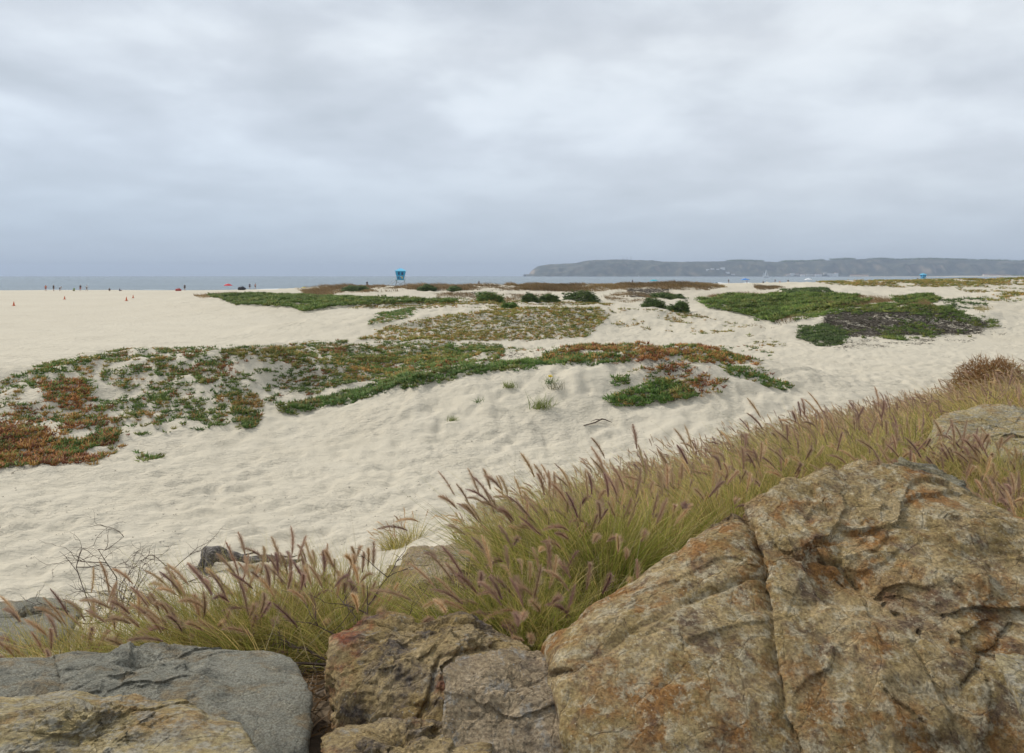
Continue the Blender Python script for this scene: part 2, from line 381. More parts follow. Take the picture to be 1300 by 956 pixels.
# ------------------------------------------------------------------ rocks
def rock(name, pts, mat, label, seed, sub=6, amp=.05, k=16, cracks=(), world=False, patches=None, group='boulders of the sea wall'):
    """pts: (photo column, row, distance) corners of the boulder; the hull of these is rounded and weathered"""
    if not world: pts = [((a - CX) / F * d, d, CAMZ - (b - HY) / F * d) for a, b, d in pts]
    P = np.array(pts, float); c = P.mean(0)
    bm = bmesh.new()
    for p in P: bm.verts.new(p - c)
    bmesh.ops.convex_hull(bm, input=bm.verts)
    bmesh.ops.triangulate(bm, faces=bm.faces)
    N, Dn = [], []
    for f in bm.faces:
        n = np.array(f.normal); d = float(n @ np.array(f.verts[0].co))
        if d < 0: n, d = -n, -d
        N.append(n); Dn.append(max(d, .02))
    bm.free(); N = np.array(N); Dn = np.array(Dn)
    bm = bmesh.new(); bmesh.ops.create_icosphere(bm, subdivisions=sub, radius=1)
    me = bpy.data.meshes.new(name); bm.to_mesh(me); bm.free()
    n = len(me.vertices); U = np.zeros(n * 3); me.vertices.foreach_get('co', U); U = U.reshape(-1, 3); U /= np.linalg.norm(U, axis=1)[:, None]
    q = np.maximum(U @ N.T, 0) / Dn                # 1/r for each face; soft maximum rounds the edges
    r = 1 / (np.sum(q ** k, 1) ** (1 / k))
    W = U * r[:, None]; size = r.mean()
    disp = amp * (.9 * fbm(W / (.55 * size) + seed, 2, seed) + .40 * fbm(W / (.28 * size) + seed, 4, seed + 3, ridge=True))
    st = fbm(np.stack([W[:, 0] / (.5 * size), W[:, 1] / (.5 * size), (W[:, 2] + .35 * W[:, 1]) / (.10 * size)], -1), 3, seed + 9)
    terr = vnoise(W / (.42 * size) + 5.1, seed + 8) * 3.0; terr = (np.floor(terr) + sstep(.72, 1.0, terr - np.floor(terr))) / 3.0   # broken steps
    rf = np.random.RandomState(seed)
    for ncell, sc_, tl in ((34, .85, .16), (230, .45, .20)):
        sd = U[rf.randint(0, n, ncell)]; tilt = rf.normal(0, 1, (ncell, 3)); off = rf.uniform(-1, 1, ncell)
        Uw = U + .06 * np.stack([vnoise(U * 5, seed), vnoise(U * 5 + 9, seed), vnoise(U * 5 + 19, seed)], -1)
        b1 = np.full(n, -9.); ix = np.zeros(n, int)
        for q_ in range(ncell):
            v_ = Uw @ sd[q_]; m_ = v_ > b1; b1[m_] = v_[m_]; ix[m_] = q_
        disp += amp * sc_ * .55 * off[ix] + size * tl * np.clip(np.einsum('ij,ij->i', U - sd[ix], tilt[ix]), -.35, .35) * sc_ * .35
    disp += amp * (.40 * st + .7 * terr) + amp * .16 * fbm(W / (.05 * size), 3, seed + 5)
    Wd = W + U * disp[:, None]
    if cracks:                                     # clefts, cut as grooves into the surface
        G = Wd + c; px = CX + F * G[:, 0] / G[:, 1]; py = HY + F * (CAMZ - G[:, 2]) / G[:, 1]
        wob = fbm(W * 9, 3, 4) * 9
        front = (U @ np.array([0, -.75, .66])) > -.2
        for line, w, dep in cracks:
            best = np.full(n, 1e9)
            for (ax, ay), (bx, by) in zip(line[:-1], line[1:]):
                dx, dy = bx - ax, by - ay
                t = np.clip(((px - ax) * dx + (py - ay) * dy) / (dx * dx + dy * dy), 0, 1)
                sgn = (px + wob - ax) * dy - (py + wob - ay) * dx
                best = np.minimum(best, np.hypot(px + wob - ax - t * dx, py + wob * .6 - ay - t * dy))
            g = np.exp(-(best / w) ** 2) * dep + np.exp(-(best / (w * 4)) ** 2) * dep * .28
            Wd = Wd - U * (g * front)[:, None]
    me.vertices.foreach_set('co', Wd.ravel()); me.polygons.foreach_set('use_smooth', np.ones(len(me.polygons), bool)); me.update()
    o = link(name, me, mat); o.location = c
    tag(o, label, 'rock', group)
    return o, c, r.max()

rocks = [
 rock('boulder', [(676, 800, 3.05), (690, 835, 2.75), (705, 960, 2.4), (1000, 1150, 2.2), (1420, 1150, 2.2), (1500, 900, 2.6), (1345, 668, 3.2), (1225, 622, 3.45), (1140, 596, 3.6), (1075, 588, 3.65), (1010, 598, 3.55), (945, 636, 3.45), (850, 700, 3.3), (775, 770, 3.15), (1400, 720, 4.3), (1180, 720, 4.6), (900, 820, 4.2), (740, 950, 3.6), (1300, 1000, 4.2)],
      M['rust_rock'], 'huge rust stained tan boulder split by dark cracks, largest rock in the foreground', 3, 8, .045, 26,
      [([(925, 630), (948, 665), (960, 705), (968, 770), (975, 830), (992, 900), (1010, 960)], 4.5, .055),
       ([(1010, 705), (1060, 712), (1090, 745), (1130, 770), (1165, 800), (1210, 815), (1262, 835), (1330, 850)], 3.2, .035),
       ([(700, 860), (745, 838), (800, 806), (860, 768), (915, 742), (960, 730)], 3.5, .035),
       ([(1225, 870), (1255, 835), (1290, 790)], 3, .03), ([(770, 830), (850, 790), (890, 860)], 2.5, .02),
       ([(1030, 640), (1100, 665), (1190, 668), (1260, 720)], 2.5, .012)]),
 rock('boulder', [(412, 800, 3.35), (408, 850, 3.15), (430, 790, 3.4), (480, 772, 3.5), (520, 768, 3.5), (600, 788, 3.5), (665, 812, 3.4), (690, 850, 3.1), (560, 830, 3.1), (560, 950, 2.8), (420, 930, 3.0), (690, 960, 2.9), (640, 860, 3.9), (440, 860, 3.9), (560, 1050, 3.4)],
      M['rock_b'], 'brown and dark grey boulder with a deep rust patch, bottom centre beside the huge boulder', 5, 7, .035, 18, [([(520, 960), (555, 850), (562, 830), (640, 822)], 4, .03)]),
 rock('boulder', [(568, 838, 2.85), (575, 832, 3.0), (690, 822, 3.0), (712, 868, 2.75), (560, 870, 2.7), (735, 960, 2.5), (560, 960, 2.5), (600, 1080, 2.4), (700, 1080, 2.5), (640, 1000, 3.0)],
      M['slab'], 'flat pinkish tan slab with pale flecks at the bottom, in front of the brown boulder', 8, 7, .018, 24),
 rock('boulder', [(-140, 845, 3.3), (-60, 838, 3.5), (60, 832, 3.6), (150, 836, 3.55), (250, 832, 3.6), (345, 815, 3.7), (385, 826, 3.6), (408, 862, 3.3), (400, 960, 2.9), (-140, 960, 2.8), (100, 1100, 2.7), (380, 1080, 3.0), (300, 900, 4.0), (-50, 900, 4.0)],
      M['grey_rock'], 'long blue grey flat topped boulder at the bottom left below the grass', 13, 7, .03, 20, [([(55, 830), (62, 870), (50, 960)], 6, .05), ([(140, 840), (230, 850), (330, 870)], 2.5, .012)]),
 rock('boulder', [(-160, 905, 2.7), (-40, 884, 2.95), (90, 878, 3.05), (230, 892, 3.0), (320, 915, 2.8), (350, 980, 2.5), (-160, 1000, 2.4), (80, 1120, 2.2), (300, 1100, 2.3), (120, 930, 3.3)],
      M['pale_rock'], 'tan boulder along the bottom left edge in front of the long grey boulder', 47, 7, .035, 20),
 rock('boulder', [(392, 940, 2.6), (440, 915, 2.75), (540, 905, 2.8), (610, 930, 2.6), (640, 990, 2.3), (400, 1020, 2.3), (520, 1100, 2.2), (520, 960, 3.0)],
      M['rock_b'], 'dark brown boulder cut off by the bottom edge below the brown and dark grey boulder', 53, 6, .03, 18),
 rock('boulder', [(-60, 775, 8.2), (0, 762, 8.6), (70, 757, 9.0), (105, 770, 8.8), (95, 800, 8.0), (-40, 810, 7.6), (40, 840, 7.6), (80, 810, 9.4)],
      M['grey_rock'], 'teal grey rock at the left edge between the sand and the grass', 17, 6, .05, 18),
 rock('boulder', [(505, 712, 7.6), (520, 694, 8.0), (585, 688, 8.3), (604, 700, 8.0), (592, 722, 7.4), (545, 742, 6.9), (510, 750, 6.8), (560, 780, 7.4), (610, 740, 8.4), (520, 735, 8.2)],
      M['slab'], 'low pale slab of rock in the gap between two grass clumps, dry litter under it', 19, 6, .035, 22),
 rock('boulder', [(598, 650, 12.6), (612, 636, 13.0), (640, 631, 13.2), (660, 640, 13), (668, 660, 12.4), (610, 662, 12.2), (640, 680, 12.6)],
      M['pale_rock'], 'small tan rock sticking out of the sand behind the central grass', 23, 5, .05, 14),
 rock('boulder', [(1183, 548, 7.6), (1190, 528, 8.0), (1235, 511, 8.4), (1290, 512, 8.4), (1360, 520, 8.2), (1370, 560, 7.4), (1280, 580, 7.0), (1200, 575, 7.1), (1150, 640, 7.3), (1360, 660, 7.2), (1240, 680, 6.9), (1230, 560, 8.9), (1350, 560, 8.9)],
      M['pale_rock'], 'pale lichen covered boulder at the right edge amid plumed grass', 29, 7, .05, 16),
 rock('boulder', [(1098, 600, 4.7), (1125, 588, 4.9), (1150, 578, 5.1), (1185, 585, 5.1), (1225, 612, 4.8), (1245, 650, 4.5), (1120, 650, 4.5), (1190, 700, 4.8), (1180, 640, 5.4)],
      M['green_rock'], 'small olive grey rock peeking over the top of the huge rusty boulder', 31, 6, .035, 14),
 rock('boulder', [(1262, 838, 2.25), (1270, 826, 2.35), (1330, 838, 2.3), (1380, 900, 2.1), (1290, 872, 2.1), (1320, 960, 2.0), (1390, 960, 2.1), (1340, 900, 2.5)],
      M['pale_rock'], 'pale grey rock corner at the lower right edge against the huge boulder', 37, 5, .012, 18),
 rock('boulder', [(1262, 500, 13.0), (1280, 488, 13.5), (1330, 486, 13.6), (1345, 505, 12.8), (1290, 515, 12.4), (1310, 540, 13.0)],
      M['slab'], 'reddish rock half buried in the dry brown brush at the right edge', 41, 5, .05, 14),
]

# ------------------------------------------------------------------ fountain grass
def blades(G, root, d0, L, bend, w, c0, c1, K=5, wind=None):
    B = len(L); t = np.linspace(0, 1, K)[None, :, None]
    p = root[:, None] + d0[:, None] * (L[:, None, None] * t) + bend[:, None] * (L[:, None, None] * t ** 2.2)
    rnd = RS.normal(size=(B, 3)); sd = np.cross(d0, rnd); sd /= np.linalg.norm(sd, axis=1)[:, None] + 1e-9
    ww = (w[:, None] * np.array([.8, 1, .8, .5, .08])[:K] if K == 5 else w[:, None] * np.linspace(1, .1, K)[None])
    V = np.stack([p - sd[:, None] * ww[..., None] / 2, p + sd[:, None] * ww[..., None] / 2], 2)   # B,K,2,3
    C = c0[:, None] * (1 - t) + c1[:, None] * t
    C = np.repeat(C[:, :, None], 2, 2)
    b = np.arange(B)[:, None] * (2 * K); k = np.arange(K - 1)[None] * 2
    a = b + k; T = np.stack([np.stack([a, a + 1, a + 3], -1), np.stack([a, a + 3, a + 2], -1)], 2)
    G.add(V, T, C)
    return p

WIND = np.array([-.22, -.02, 0.])
def tussock(G, GP, x, y, h, lod, nb, npl, green=.5, rad=.13, purple=.5):
    z = float(terrain(x, y)) - .03
    def dirs(n, tmin, tmax):
        az = RS.uniform(0, 2 * np.pi, n); ti = np.radians(RS.uniform(tmin, tmax, n))
        return az, np.stack([np.sin(ti) * np.cos(az), np.sin(ti) * np.sin(az), np.cos(ti)], -1)
    wsc = {0: 1.0, 1: 1.6, 2: 2.6}[lod]; K = 5 if lod < 2 else 4
    az, d = dirs(nb, 0, 42)
    rr = rad * np.sqrt(RS.rand(nb)); root = np.stack([x + rr * np.cos(az), y + rr * np.sin(az), np.full(nb, z)], -1)
    L = h * RS.uniform(.4, 1.12, nb)
    bend = np.stack([np.cos(az), np.sin(az), 0 * az], -1) * RS.uniform(.05, .5, nb)[:, None] + WIND * RS.uniform(.2, .9, nb)[:, None] - np.array([0, 0, 1]) * RS.uniform(.0, .45, nb)[:, None]
    g = np.clip(green + RS.normal(0, .38, nb), 0, 1)[:, None]
    cg0 = np.array([.10, .165, .018]); cs0 = np.array([.36, .27, .07]); cg1 = np.array([.36, .37, .07]); cs1 = np.array([.76, .57, .24])
    br = RS.uniform(.55, 1.45, nb)[:, None]
    blades(G, root, d, L, bend, np.full(nb, .0042 * wsc), (cg0 * g + cs0 * (1 - g)) * br, (cg1 * g + cs1 * (1 - g)) * br, K)
    nd = max(4, nb // 12); az, d = dirs(nd, 25, 85); root = np.stack([x + RS.normal(0, rad, nd), y + RS.normal(0, rad, nd), np.full(nd, z + .04)], -1)
    cd_ = np.tile(np.array([.60, .50, .30]), (nd, 1)) * RS.uniform(.5, 1.3, nd)[:, None]
    blades(G, root, d, h * RS.uniform(.3, 1.1, nd), RS.normal(0, .12, (nd, 3)), np.full(nd, .003 * wsc), cd_, cd_, K)
    if npl == 0: return
    az, d = dirs(npl, 0, 40); d = d + WIND * .35; d /= np.linalg.norm(d, axis=1)[:, None]
    rr = rad * .8 * np.sqrt(RS.rand(npl)); root = np.stack([x + rr * np.cos(az), y + rr * np.sin(az), np.full(npl, z)], -1)
    L = h * RS.uniform(.6, 1.0, npl)
    arch = RS.rand(npl) ** 2
    bend = np.stack([np.cos(az), np.sin(az), 0 * az], -1) * (.05 + .2 * arch)[:, None] + WIND * (.1 + .5 * arch)[:, None] - np.array([0, 0, 1]) * (.02 + .22 * arch)[:, None]
    cs = np.tile(np.array([.33, .26, .11]), (npl, 1)) * RS.uniform(.7, 1.2, npl)[:, None]
    p = blades(G, root, d, L, bend, np.full(npl, .0028 * wsc), cs * .8, cs, K)
    tip = p[:, -1]; tan = p[:, -1] - p[:, -2]; tan /= np.linalg.norm(tan, axis=1)[:, None]
    nbr = {0: 460, 1: 130, 2: 34}[lod]
    Lp = RS.uniform(.11, .21, npl); R = RS.uniform(.018, .029, npl) * (.92 if lod == 0 else .68)
    fuzz = np.clip(RS.normal(1 - purple, .33, npl), 0, 1)[:, None]
    cpl = np.array([.36, .20, .19]) * (1 - fuzz) + np.array([.74, .56, .33]) * fuzz
    cpl = cpl * RS.uniform(.75, 1.2, npl)[:, None]
    cu = WIND * RS.uniform(.1, .8, npl)[:, None] - np.array([0, 0, 1]) * (.05 + .5 * arch)[:, None]
    # core: a slim tapered ribbon pair
    for q in range(2):
        blades(GP, tip - tan * .01, tan, Lp, cu, R * (.45 if lod < 2 else 1.0), cpl * .8, cpl, 4)
    s = RS.rand(npl, nbr); a = RS.uniform(0, 2 * np.pi, (npl, nbr))
    e1 = np.cross(tan, [0, 0, 1.]) + 1e-3; e1 /= np.linalg.norm(e1, axis=1)[:, None]; e2 = np.cross(tan, e1)
    rad_ = e1[:, None] * np.cos(a)[..., None] + e2[:, None] * np.sin(a)[..., None]
    base = tip[:, None] + tan[:, None] * (Lp[:, None] * s)[..., None] + cu[:, None] * (Lp[:, None] * s ** 2.2)[..., None]
    tl = tan[:, None] + cu[:, None] * (2 * s)[..., None]; tl /= np.linalg.norm(tl, axis=2)[..., None]
    env = np.clip(np.sin(np.pi * np.clip(s * .80 + .17, 0, 1)) ** .8, .2, 1)
    bl = (R[:, None] * env * RS.uniform(.5, 1.75, (npl, nbr)))[..., None]
    end = base + rad_ * bl * .95 + tl * bl * 1.2
    wv = np.cross(tl, rad_); wv /= np.linalg.norm(wv, axis=2)[..., None] + 1e-9
    bw = {0: .0010, 1: .0024, 2: .006}[lod]
    b0 = base - wv * bw; b1 = base + wv * bw
    V = np.stack([b0, b1, end], 2); n = npl * nbr
    cc = cpl[:, None] * RS.uniform(.8, 1.2, (npl, nbr, 1)); ct = cc * .5 + np.array([.62, .47, .33]) * .5
    C = np.stack([cc, cc, ct], 2)
    GP.add(V, np.arange(n * 3).reshape(-1, 3), C)

def pix_d(px, d): return (px - CX) / F * d, d
TUSS = [  # hand placed clumps: column, distance, height, green, count, label
    (15, 4.5, .54, .40, 4, 'fountain grass clump at the far left edge leaning over the long grey boulder'),
    (150, 4.55, .56, .42, 5, 'tawny fountain grass clump with drooping purple plumes, second from the left edge'),
    (285, 4.6, .62, .60, 5, 'green based fountain grass clump directly in front of the black driftwood'),
    (390, 4.7, .58, .65, 4, 'bright green grass clump with few plumes above the brown boulder'),
    (452, 5.0, .66, .48, 4, 'upright grass clump left of the pale slab, with purple spikes on top'),
    (655, 4.15, .46, .60, 4, 'low green grass clump drooping right behind the pinkish slab'),
    (705, 3.95, .52, .75, 4, 'dark green grass clump wedged against the lower left flank of the huge boulder'),
    (745, 4.8, .76, .75, 5, 'dense green grass clump with arching pinkish plumes beside the left flank of the huge boulder'),
    (1195, 5.75, .72, .45, 4, 'green and gold grass clump between the olive grey rock and the pale lichen covered boulder'),
    (1255, 6.4, .66, .50, 5, 'golden grass clump standing right in front of the pale lichen covered boulder'),
    (1300, 5.9, .80, .40, 4, 'tall golden grass clump cut by the right edge below the pale lichen covered boulder'),
    (1265, 5.0, .70, .35, 5, 'straw coloured grass clump rising behind the right shoulder of the huge boulder'),
]
def do_tuss(name, spots, label, group='fountain grass clumps on the sea wall'):
    cx = sum(s[0] for s in spots) / len(spots); cy = sum(s[1] for s in spots) / len(spots); cz = float(terrain(cx, cy))
    G, GP = Geo(), Geo()
    for s in spots: tussock(G, GP, *s)
    root = empty(name, (cx, cy, cz)); tag(root, label, 'grass clump', group)
    for nm, g in (('blades', G), ('plumes', GP)):
        if not g.V: continue
        g.V = [v - np.array([cx, cy, cz]) for v in g.V]
        link(nm, g.mesh(nm), M['grass'], root)

for px, d, h, gr, n, lab in TUSS:
    sp = []
    for k in range(n):
        a = 2 * math.pi * k / n + px; r = 0 if k == 0 else RS.uniform(.18, .38)
        x, y = pix_d(px, d); sp.append((x + r * math.cos(a), y + r * math.sin(a) * .9, h * RS.uniform(.82, 1.08), 0, 430, int(RS.randint(6, 11)), gr, .16, .5))
    do_tuss('fountain_grass', sp, lab)
for px, py, h, lab in ((512, 690, .50, 'small sparse grass clump alone on the sand behind the pale slab'), (602, 690, .5, 'thin grass clump on the sand at the left end of the big grass mass')):
    x, y, z = on_ground(px, py)
    do_tuss('fountain_grass', [(x + RS.uniform(-.3, .3), y + RS.uniform(-.3, .3), h * RS.uniform(.8, 1.1), 1, 90, 6, .4, .16, .2) for _ in range(4)], lab)

def grass_mass():
    G = Geo(); cnt = 0
    far_s = lambda p: np.interp(p, [-200, 0, 200, 400, 470, 495, 575, 595, 620, 660, 700, 760, 900, 1100, 1500], [4.6, 4.6, 4.6, 4.8, 5.0, 4.3, 4.3, 5.2, 6.3, 7.4, 8.3, 9.3, 10.1, 10.4, 10.6])
    pts = []
    u = -7.0
    while u < 60:
        s = .8
        step = .40 if u < 9 else (.52 if u < 20 else .75)
        while s < 11:
            uu = u + RS.uniform(-.2, .2) * step * 2; ss = s + RS.uniform(-.2, .2) * step * 2
            x = .77 * uu - .64 * ss; y = .64 * uu + .77 * ss
            s += step
            if y < 2.2: continue
            z = float(terrain(x, y, False)); px, py = proj(x, y, z)
            if ss > far_s(px) + RS.normal(0, .15) or px < -150 or px > 1750: continue
            d = math.hypot(x, y)
            if ss < 3.2 and (px < 1090 or d < 4.9): continue
            # keep off the boulders
            bad = False
            for o, c, r in rocks:
                if math.hypot(x - c[0], y - c[1]) < r * (.62 if r < 1.5 else .8): bad = True; break
            if bad: continue
            if y < 4.1 and 400 < px: continue
            if y < 3.9: continue
            if 480 < px < 600 and y < 8: continue
            if 470 < px < 640 and y > 3.5 and y < 8.5: continue
            if px > 1170 and 7.3 < d < 9.2: continue
            pts.append((x, y, d, px))
        u += step
    for x, y, d, px in pts:
        v = float(vnoise(np.array([x / 1.3, y / 1.3, 2.]), 3)); gr = (.30 if px < 800 else .2) + .55 * v
        if px > 1000: gr -= .08
        h = RS.uniform(.54, .78) * (1 + .30 * v)
        if v < -.62 and d < 16: continue
        if px > 1090 and d < 7.2: h *= .95
        if px < 480: h *= .9
        if 590 < px < 700: h *= .88
        lod = 0 if d < 7.5 else (1 if d < 14 else 2)
        nb = {0: 340, 1: 180, 2: 95}[lod]
        tussock(G, G, x, y, h, lod, nb, int(RS.randint(*{0: (8, 14), 1: (12, 19), 2: (13, 19)}[lod])), gr, .17 if lod < 2 else .3, .36 + .2 * v)
    o = link('fountain_grass_bed', G.mesh('fountain_grass_bed'), M['grass'])
    tag(o, 'long bed of tawny fountain grass with purple plumes along the sea wall', 'grass', kind='stuff')
    print('grass tussocks', len(pts), 'tris', sum(len(t) for t in G.T))
grass_mass()

# ------------------------------------------------------------------ ground cover
label_now = ''
def inside(px, py, poly):
    r = np.zeros(px.shape, bool); n = len(poly)
    for i in range(n):
        x1, y1 = poly[i]; x2, y2 = poly[(i + 1) % n]
        if y1 == y2: continue
        c = ((y1 > py) != (y2 > py)) & (px < (x2 - x1) * (py - y1) / (y2 - y1) + x1)
        r ^= c
    return r

PAL = {   # neighbours in a list grow next to each other
 'green': [(.16, .17, .03), (.12, .21, .035), (.08, .16, .02), (.10, .19, .03), (.06, .12, .02), (.19, .23, .05), (.26, .18, .045)],
 'mix': [(.28, .11, .03), (.22, .20, .04), (.11, .18, .03), (.07, .13, .02), (.15, .20, .035), (.09, .16, .025), (.25, .22, .05), (.38, .21, .05)],
 'red': [(.09, .15, .025), (.20, .21, .04), (.42, .24, .055), (.34, .14, .04), (.20, .07, .03), (.42, .18, .05), (.13, .17, .03)],
 'olive': [(.15, .18, .03), (.24, .22, .04), (.34, .23, .05), (.17, .18, .035), (.40, .22, .05), (.23, .25, .045)],
 'dark': [(.05, .095, .02), (.085, .14, .028), (.055, .085, .025), (.12, .17, .035)],
 'mat': [(.085, .14, .018), (.13, .20, .025), (.10, .17, .022), (.07, .115, .018), (.20, .21, .04), (.15, .19, .025)],
}
def leaves(G, x, y, z, size, pal, n=7, flat=.35, up=.9):
    """finger-leaved rosettes; x,y,z,size arrays"""
    N = len(x); c = np.stack([x, y, z], -1)
    az = RS.uniform(0, 2 * np.pi, (N, n)); ti = np.radians(RS.uniform(10, 75, (N, n)))
    d = np.stack([np.sin(ti) * np.cos(az), np.sin(ti) * np.sin(az), np.cos(ti) * up], -1)
    L = size[:, None] * RS.uniform(.55, 1.2, (N, n)); base = c[:, None] + np.stack([np.cos(az), np.sin(az), 0 * az], -1) * (size[:, None] * RS.uniform(0, .7, (N, n)))[..., None]
    e1 = np.cross(d, [.1, .2, 1.]); e1 /= np.linalg.norm(e1, axis=2)[..., None] + 1e-9; e2 = np.cross(d, e1)
    w = (L * .16)[..., None]
    b = [base + w * (e1 * math.cos(k) + e2 * math.sin(k)) for k in (0, 2.09, 4.19)]
    tip = base + d * L[..., None]
    V = np.stack(b + [tip], 2)                     # N,n,4,3
    P = np.array(PAL[pal]); ci = RS.randint(0, len(P), N)
    pat = fbm(np.stack([x / .8, y / .8, 0 * x], -1), 3, 13) * 1.2 + fbm(np.stack([x / 4, y / 4, 0 * x], -1), 2, 14) * .6 + RS.normal(0, .38, N)
    ci = np.clip(((pat * .5 + .5) * len(P)).astype(int), 0, len(P) - 1)
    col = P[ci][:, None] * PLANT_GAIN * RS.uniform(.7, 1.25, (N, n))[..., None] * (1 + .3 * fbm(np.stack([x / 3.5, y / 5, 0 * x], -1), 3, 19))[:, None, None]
    C = np.stack([col * .85, col * .85, col * .85, col * 1.15 + np.array([.02, .01, .003])], 2)  # tip highlight painted into the leaf colour
    k = (np.arange(N * n) * 4)[:, None]
    T = np.stack([k + np.array([[0, 1, 3]]), k + np.array([[1, 2, 3]]), k + np.array([[2, 0, 3]])], 1)
    G.add(V, T, C)

def scatter(poly, dens, cov, nscale, seed, dlim=None):
    ds = np.sort([on_ground(px, py)[1] for px, py in poly])
    y0 = ds[0] - 2; y1 = min(ds[-1] + 6, float(np.median(ds)) * 1.5 + 6, dlim or 420)
    p0, p1 = min(p for p, q in poly) - 6, max(p for p, q in poly) + 6
    n = int((p1 - p0) / F * (y1 * y1 - y0 * y0) / 2 * dens)
    if n > 1500000: print('capped', label_now, n, y0, y1); n = 1500000
    y = np.sqrt(RS.uniform(y0 * y0, y1 * y1, n)); x = (RS.uniform(p0, p1, n) - CX) / F * y
    k = inside(*proj(x, y, terrain(x, y, False)), [(a, b) for a, b in poly]) | (RS.rand(len(x)) < 0.02)
    x, y = x[k], y[k]; n = len(x)
    nz = fbm(v2(x, y, nscale), 5, seed, .8) * 1.15 ; th = np.interp(cov, [0, .15, .35, .5, .65, .85, 1], [-1, -.3, -.12, 0.0, .12, .35, 2])
    keep = nz < th + RS.normal(0, .05, n)
    x, y = x[keep], y[keep]; z = terrain(x, y)
    px, py = proj(x, y, z)
    j = RS.normal(0, 1.0, (2, len(x))) * np.clip(60 / y, .3, 2.2)
    q = fbm(v2(x, y, 2.6 + 3 * nscale), 3, 55) * np.clip(2.2 * nscale, 1, 6) * F / y * .22; q2 = fbm(v2(x, y, 2.0 + 2 * nscale), 3, 57) * 5
    k = inside(px + j[0] * 2 + q, py + j[1] + q2 * np.clip(30 / y, .2, 1), poly)
    return x[k], y[k], z[k]

def cover(name, label, specs, kind='stuff', cat='ground cover'):
    G = Geo()
    for poly, dens, cov, ns, pal, size, bulge, nl in specs:
        x, y, z = scatter(poly, dens, cov, ns, random.randint(1, 999))
        if len(x) == 0: continue
        sz = np.maximum(size * 1.25, y * .0018) * RS.uniform(.65, 1.4, len(x))
        z = z + bulge * (.45 + .55 * RS.rand(len(x))) * np.clip(.7 + 1.1 * fbm(v2(x, y, 2.4), 3, 6), .05, 2) - .01
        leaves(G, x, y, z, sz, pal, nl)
    if not G.V: return
    o = link(name, G.mesh(name), M['plant']); tag(o, label, cat, kind=kind)
    print(name, sum(len(t) for t in G.T))

cover('ice_plant', 'red and green ice plant scattered over the sandy mound at the left', [
    ([(-60, 500), (0, 481), (60, 463), (130, 446), (142, 475), (110, 510), (60, 520), (0, 525), (-60, 530)], 95, .52, .8, 'mix', .085, .05, 8),
    ([(40, 480), (110, 480), (120, 510), (90, 522), (50, 510)], 110, .75, .8, 'red', .085, .08, 8),
    ([(-60, 545), (40, 545), (90, 562), (145, 540), (150, 560), (85, 580), (70, 592), (20, 592), (-60, 602)], 150, .85, .9, 'red', .09, .10, 8),
    ([(40, 560), (100, 560), (150, 540), (152, 556), (90, 578)], 160, .85, .6, 'green', .09, .10, 8),
    ([(0, 520), (60, 515), (120, 520), (80, 560), (0, 560)], 80, .5, .6, 'mix', .085, .04, 8),
    ([(0, 480), (70, 460), (150, 444), (240, 441), (330, 440), (440, 433), (440, 439), (300, 446), (170, 449), (90, 464), (0, 486)], 90, .72, 1.2, 'mix', .08, .06, 7),
    ([(130, 450), (200, 446), (290, 445), (330, 470), (320, 500), (240, 520), (170, 500), (130, 490)], 90, .5, .8, 'mix', .085, .05, 8),
    ([(195, 455), (250, 450), (290, 455), (270, 480), (230, 492), (200, 490)], 100, .6, .8, 'mix', .085, .07, 8),
    ([(150, 500), (260, 495), (330, 500), (320, 535), (240, 535), (160, 530)], 95, .5, .6, 'mix', .085, .04, 8),
    ([(90, 505), (330, 505), (340, 535), (250, 548), (150, 552), (80, 540)], 90, .40, .4, 'mix', .085, .05, 8),
    ([(-60, 515), (140, 515), (170, 560), (120, 590), (-60, 590)], 80, .45, .4, 'red', .085, .05, 8),
    ([(285, 520), (330, 523), (325, 545), (302, 548)], 150, .8, .5, 'mix', .085, .07, 8),
    ([(278, 445), (330, 443), (385, 440), (410, 452), (350, 460), (290, 458)], 100, .9, 1.2, 'olive', .085, .08, 7),
    ([(170, 575), (205, 572), (205, 582), (178, 583)], 120, .8, .5, 'green', .08, .05, 8),
])
cover('ice_plant', 'ribbon of green ice plant edging the crest of the bare sand slope', [
    ([(345, 518), (400, 508), (450, 492), (500, 480), (520, 470), (545, 477), (520, 488), (480, 500), (430, 516), (370, 528)], 150, .88, .9, 'green', .09, .10, 9),
    ([(510, 485), (560, 470), (610, 464), (665, 458), (660, 472), (590, 480), (540, 494), (512, 497)], 140, .9, 1.0, 'green', .09, .10, 8),
    ([(650, 460), (700, 452), (740, 450), (740, 462), (690, 466), (655, 474)], 140, .85, .9, 'green', .09, .10, 8),
    ([(330, 470), (420, 455), (520, 448), (640, 446), (640, 462), (540, 470), (450, 485), (370, 500)], 85, .62, .8, 'mix', .085, .06, 8),
    ([(325, 470), (400, 462), (520, 455), (600, 458), (520, 474), (440, 490), (370, 508), (330, 512)], 85, .56, .5, 'mix', .085, .06, 8),
    ([(310, 446), (420, 440), (520, 438), (640, 440), (640, 452), (480, 456), (340, 468)], 80, .6, .7, 'mix', .085, .06, 8),
    ([(380, 436), (520, 433), (620, 436), (690, 440), (690, 448), (560, 448), (420, 452)], 55, .5, 1.3, 'mix', .085, .05, 7),
    ([(360, 458), (480, 452), (600, 450), (600, 456), (470, 462), (370, 466)], 90, .85, 1.4, 'olive', .085, .06, 7),
])
